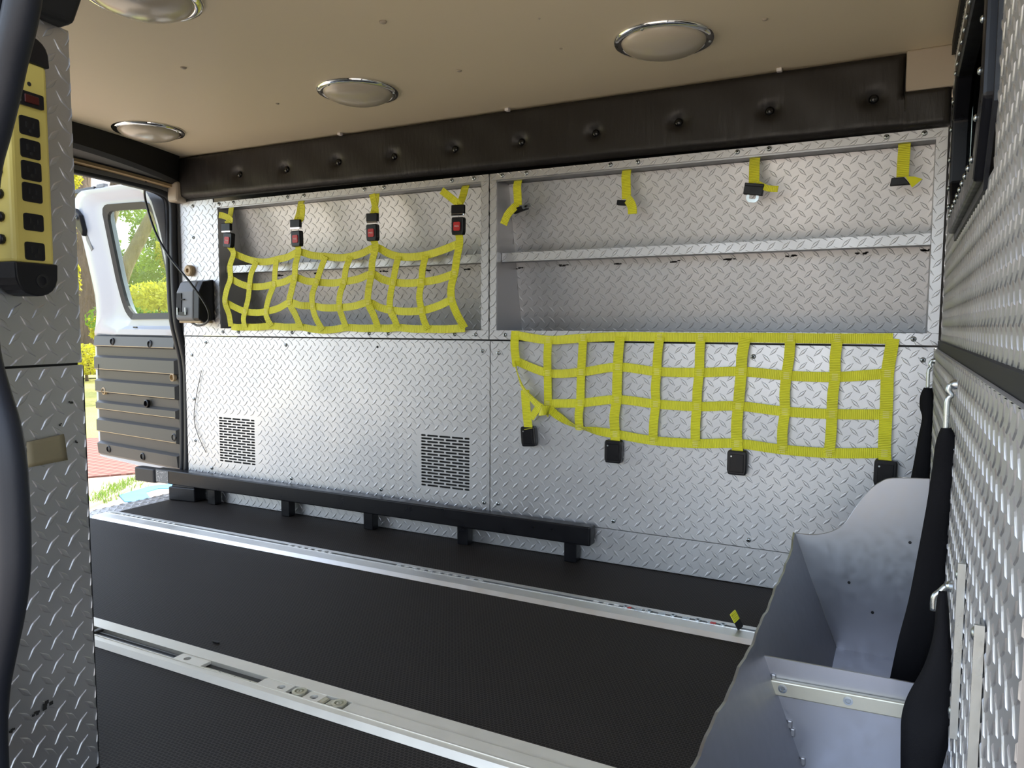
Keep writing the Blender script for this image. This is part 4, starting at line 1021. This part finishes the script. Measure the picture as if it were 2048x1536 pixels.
# align starts by nearest angle
cen = dw(.23, .92)
def ang(p): q = p - cen; return math.atan2(q.z, q.dot(DD))
def sortang(ps): return sorted(ps, key=ang)
ro, ri = sortang(ro), sortang(ri)
vs = []; fs = []; NN = 64
mid = [a.lerp(b, .42) for a, b in zip(ro, ri)]; mid2 = [a.lerp(b, .62) for a, b in zip(ro, ri)]
rows = [[p - DN * .05 for p in ro], ro, [p + DN * .012 for p in (a.lerp(b, .10) for a, b in zip(ro, ri))], [p + DN * .012 for p in mid], [p - DN * .006 for p in mid2], [p - DN * .008 for p in ri], [p - DN * .05 for p in ri]]
for r in rows: vs += r
for a in range(len(rows) - 1):
    for i in range(NN): j = (i + 1) % NN; fs.append((a * NN + i, a * NN + j, (a + 1) * NN + j, (a + 1) * NN + i))
for i in range(NN): j = (i + 1) % NN; fs.append((6 * NN + i, 6 * NN + j, j, i))
MB().add(vs, fs).build('window_frame', M['white'], rd, smooth=True, auto=50)
low = MB(); low.prism([dw(s, z, .0) for s, z in [(.0, .62), (.705, .62), (.712, .5), (.712, .12), (.70, .075), (.0, .055)]], -DN * .055).build('lower_shell', M['white'], rd, bevel=.006)
wing = sortang(resample([dw(cs[0] + (cs[0] - .225) * -.11, cs[1] + (cs[1] - .92) * -.11, -.012) for cs in wino], 64))
gas = MB().ring([p + DN * .002 for p in [q - DN * .004 for q in ri]], [p + DN * .004 for p in wing], -DN * .012).build('window_gasket', M['rubber'], rd)
MB().prism([dw(s + (s - .225) * -.09, z + (z - .92) * -.09, -.022) for s, z in wino], -DN * .004).build('pane', M['glass'], rd)
# moulded inner panel with horizontal channels
OR = [692, 738, 782, 816, 860]; GRV = [714, 760, 803, 837, 883]
prof = [(.622, .004), (.618, .016)]
for a, b in zip(OR, GRV):
    za = dpx(195, a)[1]; zb = dpx(195, b)[1]
    prof += [(za + .003, .022), (za - .003, .008), (zb + .010, .004), (zb + .001, .022)]
zbt = dpx(200, 905)[1]
prof += [(zbt + .004, .018), (zbt - .006, .004)]
vs = []; fs = []
cols = [(.042, 0), (.056, 1), (.36, 1), (.675, 1), (.688, 0)]
for (s, k) in cols:
    for (z, o) in prof: vs.append(dw(s, min(z, .6199), o if k else .002))
npf = len(prof)
for i in range(len(cols) - 1):
    for j in range(npf - 1): a = i * npf + j; fs.append((a, a + 1, a + npf + 1, a + npf))
MB().add(vs, fs).build('inner_panel', M['doorpanel'], rd)
for a in OR:  # tan strips that paint a warm glint along the ridge edges
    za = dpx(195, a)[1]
    MB().obox(dw(.056, za + .0028, .0214), DD * .615, DN * .0016, (0, 0, .0024)).build('glint_strip', M['tan'], rd)
for (u, v, m_) in [(225, 683, 0), (300, 688, 0), (347, 755, 1), (208, 782, 1), (293, 807, 0), (351, 875, 0), (218, 898, 0), (286, 913, 0)]:
    s, z = dpx(u, v, .02); s = min(max(s, .07), .66)
    c = dw(s, z, .012)
    MB().lathe([(.016, 0), (.016, .011), (.012, .013), (.011, .003), (.0005, .003)], c, DN, 16).build('panel_clip', M['tan'] if m_ else M['blackplastic'], rd, smooth=True, auto=40)
MB().obox(dw(.640, .445, .0215), DD * -.004, DN * .002, (0, 0, .05)).build('pull_slot', M['gap'], rd)
# latch block and top track
lt = MB().prism([dw(s, z, .013) for s, z in [(.588, 1.135), (.560, 1.150), (.530, 1.120), (.528, 1.06), (.545, 1.035), (.575, 1.075)]], DN * .02).build('latch', M['blackplastic'], rd, bevel=.004)
MB().lathe([(.012, 0), (.012, .010), (.006, .012)], dw(.555, 1.11, .03), DN, 12).build('striker', M['steel'], lt, smooth=True, auto=40)
MB().prism([dw(s, z, .010) for s, z in [(.552, 1.055), (.535, 1.04), (.520, .985), (.535, .975), (.556, 1.02)]], DN * .004).build('latch_recess', M['greyplastic'], rd, bevel=.002)
MB().obox(dw(.62, 1.208, -.02), DD * -.21, DN * .03, (0, 0, .018)).build('top_bracket', M['blackplastic'], rd, bevel=.003)
MB().obox(dw(.40, 1.216, -.015), DD * -.06, DN * .02, (0, 0, .016)).build('top_catch', M['greyplastic'], rd, bevel=.003)
s, z = dpx(283, 653, 0); MB().obox(dw(s, .655, .010), DD * .028, DN * .004, (0, 0, .006)).build('latch_pin', M['blackplastic'], rd)

# ================================================================== OUTSIDE
G = -.65
E1 = Vector((-.838, .545, 0)); E2 = Vector((.545, .838, 0))
def band(d0, d1, l0, l1, z): return [tuple(E1 * d + E2 * l + Vector((0, 0, z))) for d, l in ((d0, l0), (d1, l0), (d1, l1), (d0, l1))]
gnd = MB().box(-150, 150, -150, 150, G - .3, G).build('ground', M['grass']); struct(gnd)
struct(MB().prism(band(-60, 7.3, -60, 60, G - .02), (0, 0, .03)).build('ground_asphalt', M['asphalt']))
struct(MB().prism(band(7.28, 9.77, -5, 9, G - .02), (0, 0, .045)).build('ground_paving', M['paver']))
cpoly = [P(u, v, 2, G + .03) for u, v in [(-500, 985), (150, 959), (262, 951), (318, 944), (300, 957), (183, 1012), (-500, 1300)]]
struct(MB().prism([p - Vector((0, 0, .03)) for p in cpoly], (0, 0, .03)).build('ground_path', M['concrete']))
bl = [[(238, 990), (300, 972), (352, 966), (380, 966), (380, 973), (352, 976), (316, 977), (292, 984), (300, 995), (330, 1003), (250, 1003)]]
for q in bl:
    pts = [P(u, v, 2, G + .016) for u, v in q]
    o = MB().prism([p - Vector((0, 0, .008)) for p in pts], (0, 0, .009)).build('parking_marking', M['blue']); tag(o, 'bright blue painted parking mark on the sandy asphalt', 'road marking')
def at(u, v, d):
    r = Vector(ray(u, v)); k = d / math.hypot(r.x, r.y); return Vector(CAM) + r * k
def leafcloud(blobs, size, name, m, parent):
    V = []; Fc = []; b = 0
    for (c, rx, rz, n) in blobs:
        for k in range(n):
            while True:
                q = rng.uniform(-1, 1, 3)
                if q @ q <= 1: break
            p = np.array(c) + q * np.array([rx, rx, rz])
            a = rng.normal(size=3); a /= np.linalg.norm(a); e = rng.normal(size=3); e -= a * (e @ a); e /= np.linalg.norm(e); s = size * rng.uniform(.6, 1.3)
            V += [tuple(p - a * s), tuple(p + e * s * .45), tuple(p + a * s), tuple(p - e * s * .45)]; Fc.append((b, b + 1, b + 2, b + 3)); b += 4
    mb = MB(); mb.v = V; mb.f = Fc; mb.m = [0] * len(Fc); o = mb.build(name, m, parent); o['kind'] = 'stuff'; return o
def tree(name, label, cat, trunks, clouds, size, group=None):
    base = Vector(trunks[0][0][0]); base.z = G
    t = thing(name, label, cat, base, group)
    for i, (pts, rad) in enumerate(trunks):
        sp = smoothpath(pts, 5); n = len(sp)
        MB().tube(sp, [rad[0] + (rad[1] - rad[0]) * k / (n - 1) for k in range(n)], 12).build('trunk' if i == 0 else 'limb', M['bark'], t, smooth=True)
    for (m, blobs) in clouds: leafcloud(blobs, size, 'foliage', m, t)
    return t
D1 = 21.0
tree('shade_tree', 'large rough barked tree standing on the grass behind the van', 'tree',
     [([at(184, 748, D1), at(182, 690, D1), at(178, 610, D1), at(170, 530, D1), at(160, 450, D1), at(157, 380, D1), at(163, 250, D1), at(170, 100, D1)], (.34, .24)),
      ([at(178, 600, D1), at(196, 520, D1 + .3), at(216, 440, D1 + .6), at(236, 370, D1 + .8), at(262, 250, D1 + 1), at(290, 100, D1 + 1)], (.22, .16))],
     [(M['leafyellow'], [(at(136, 345, D1 - 2), .28, .40, 700), (at(140, 450, D1 - 2), .12, .9, 300), (at(150, 560, D1 - 2), .12, .5, 220), (at(192, 655, D1 - 1.5), .16, .30, 260), (at(90, 150, D1), 2.0, 1.2, 3000)]),
      (M['leafmid'], [(at(270, 428, D1 + 2), .50, .30, 700), (at(300, 355, D1 + 2), .8, .16, 500), (at(222, 500, D1 + 3), .3, .5, 350)])], .055, 'trees behind the van')
D2 = 14.0
tree('shade_tree', 'slender leaning tree with leafy crown seen through the rear door window', 'tree',
     [([at(205, 850, D2), at(222, 700, D2), at(236, 590, D2), at(252, 535, D2), at(278, 482, D2), at(305, 430, D2), at(340, 370, D2), at(380, 280, D2)], (.13, .085))],
     [(M['leafdark'], [(at(312, 475, D2 + 4), .55, .55, 1500), (at(262, 545, D2 + 5), .55, .50, 1500), (at(335, 560, D2 + 4), .60, .55, 1400)]),
      (M['leafmid'], [(at(318, 450, D2 + 2), .35, .25, 420), (at(290, 520, D2 + 3), .35, .25, 300)])], .05, 'trees behind the van')
SH = [((338, 505, 17.0), .28, .34, 700, 'leafyellow', 'tall yellow green shrub beside the open rear door window'), ((318, 592, 15.0), .55, .26, 1500, 'leafyellow', 'broad bright yellow green bush below the leaning tree'),
      ((280, 640, 16.5), .95, .42, 2600, 'leafmid', 'dense mid green bush low behind the open rear door'), ((172, 718, 20.0), .9, .36, 2000, 'leafyellow', 'low leafy bush around the foot of the large tree'),
      ((255, 610, 32.0), 3.2, 1.6, 9000, 'leafdark', 'dark green hedge far behind the trees')]
for (pos, rx, rz, n, m, lab_) in SH:
    c = at(*pos); stem = Vector((c.x, c.y, G))
    tree('shrub', lab_, 'shrub', [([stem, c], (.04, .02))], [(M[m], [(c, rx, rz, n)] + ([((c.x, c.y, (c.z + G) / 2), rx * .8, (c.z - G) / 2, n // 2)] if c.z - G > 1 else []))], .05 if pos[2] < 25 else .10, 'shrubs behind the van')
# weeds along the kerb
V = []; Fc = []; b = 0
ks = [P(u, v, 2, G + .01) for u, v in [(318, 946), (290, 957), (250, 974), (215, 990), (188, 1008)]]
for k in range(900):
    i = rng.integers(0, 4); q = ks[i].lerp(ks[i + 1], rng.random()) + Vector(rng.normal(0, .05, 3) * np.array([1, 1, 0])); h = rng.uniform(.02, .07); a = rng.uniform(0, 6.28); w = .006
    dx, dy = math.cos(a) * w, math.sin(a) * w; l = rng.normal(0, .02, 2)
    V += [(q.x - dx, q.y - dy, G + .01), (q.x + dx, q.y + dy, G + .01), (q.x + l[0], q.y + l[1], G + .01 + h)]; Fc.append((b, b + 1, b + 2)); b += 3
mb = MB(); mb.v = V; mb.f = Fc; mb.m = [0] * len(Fc); wd_ = mb.build('weeds', M['leafmid']); tag(wd_, 'yellow green weeds growing along the edge of the pale path', 'weeds', kind='stuff')
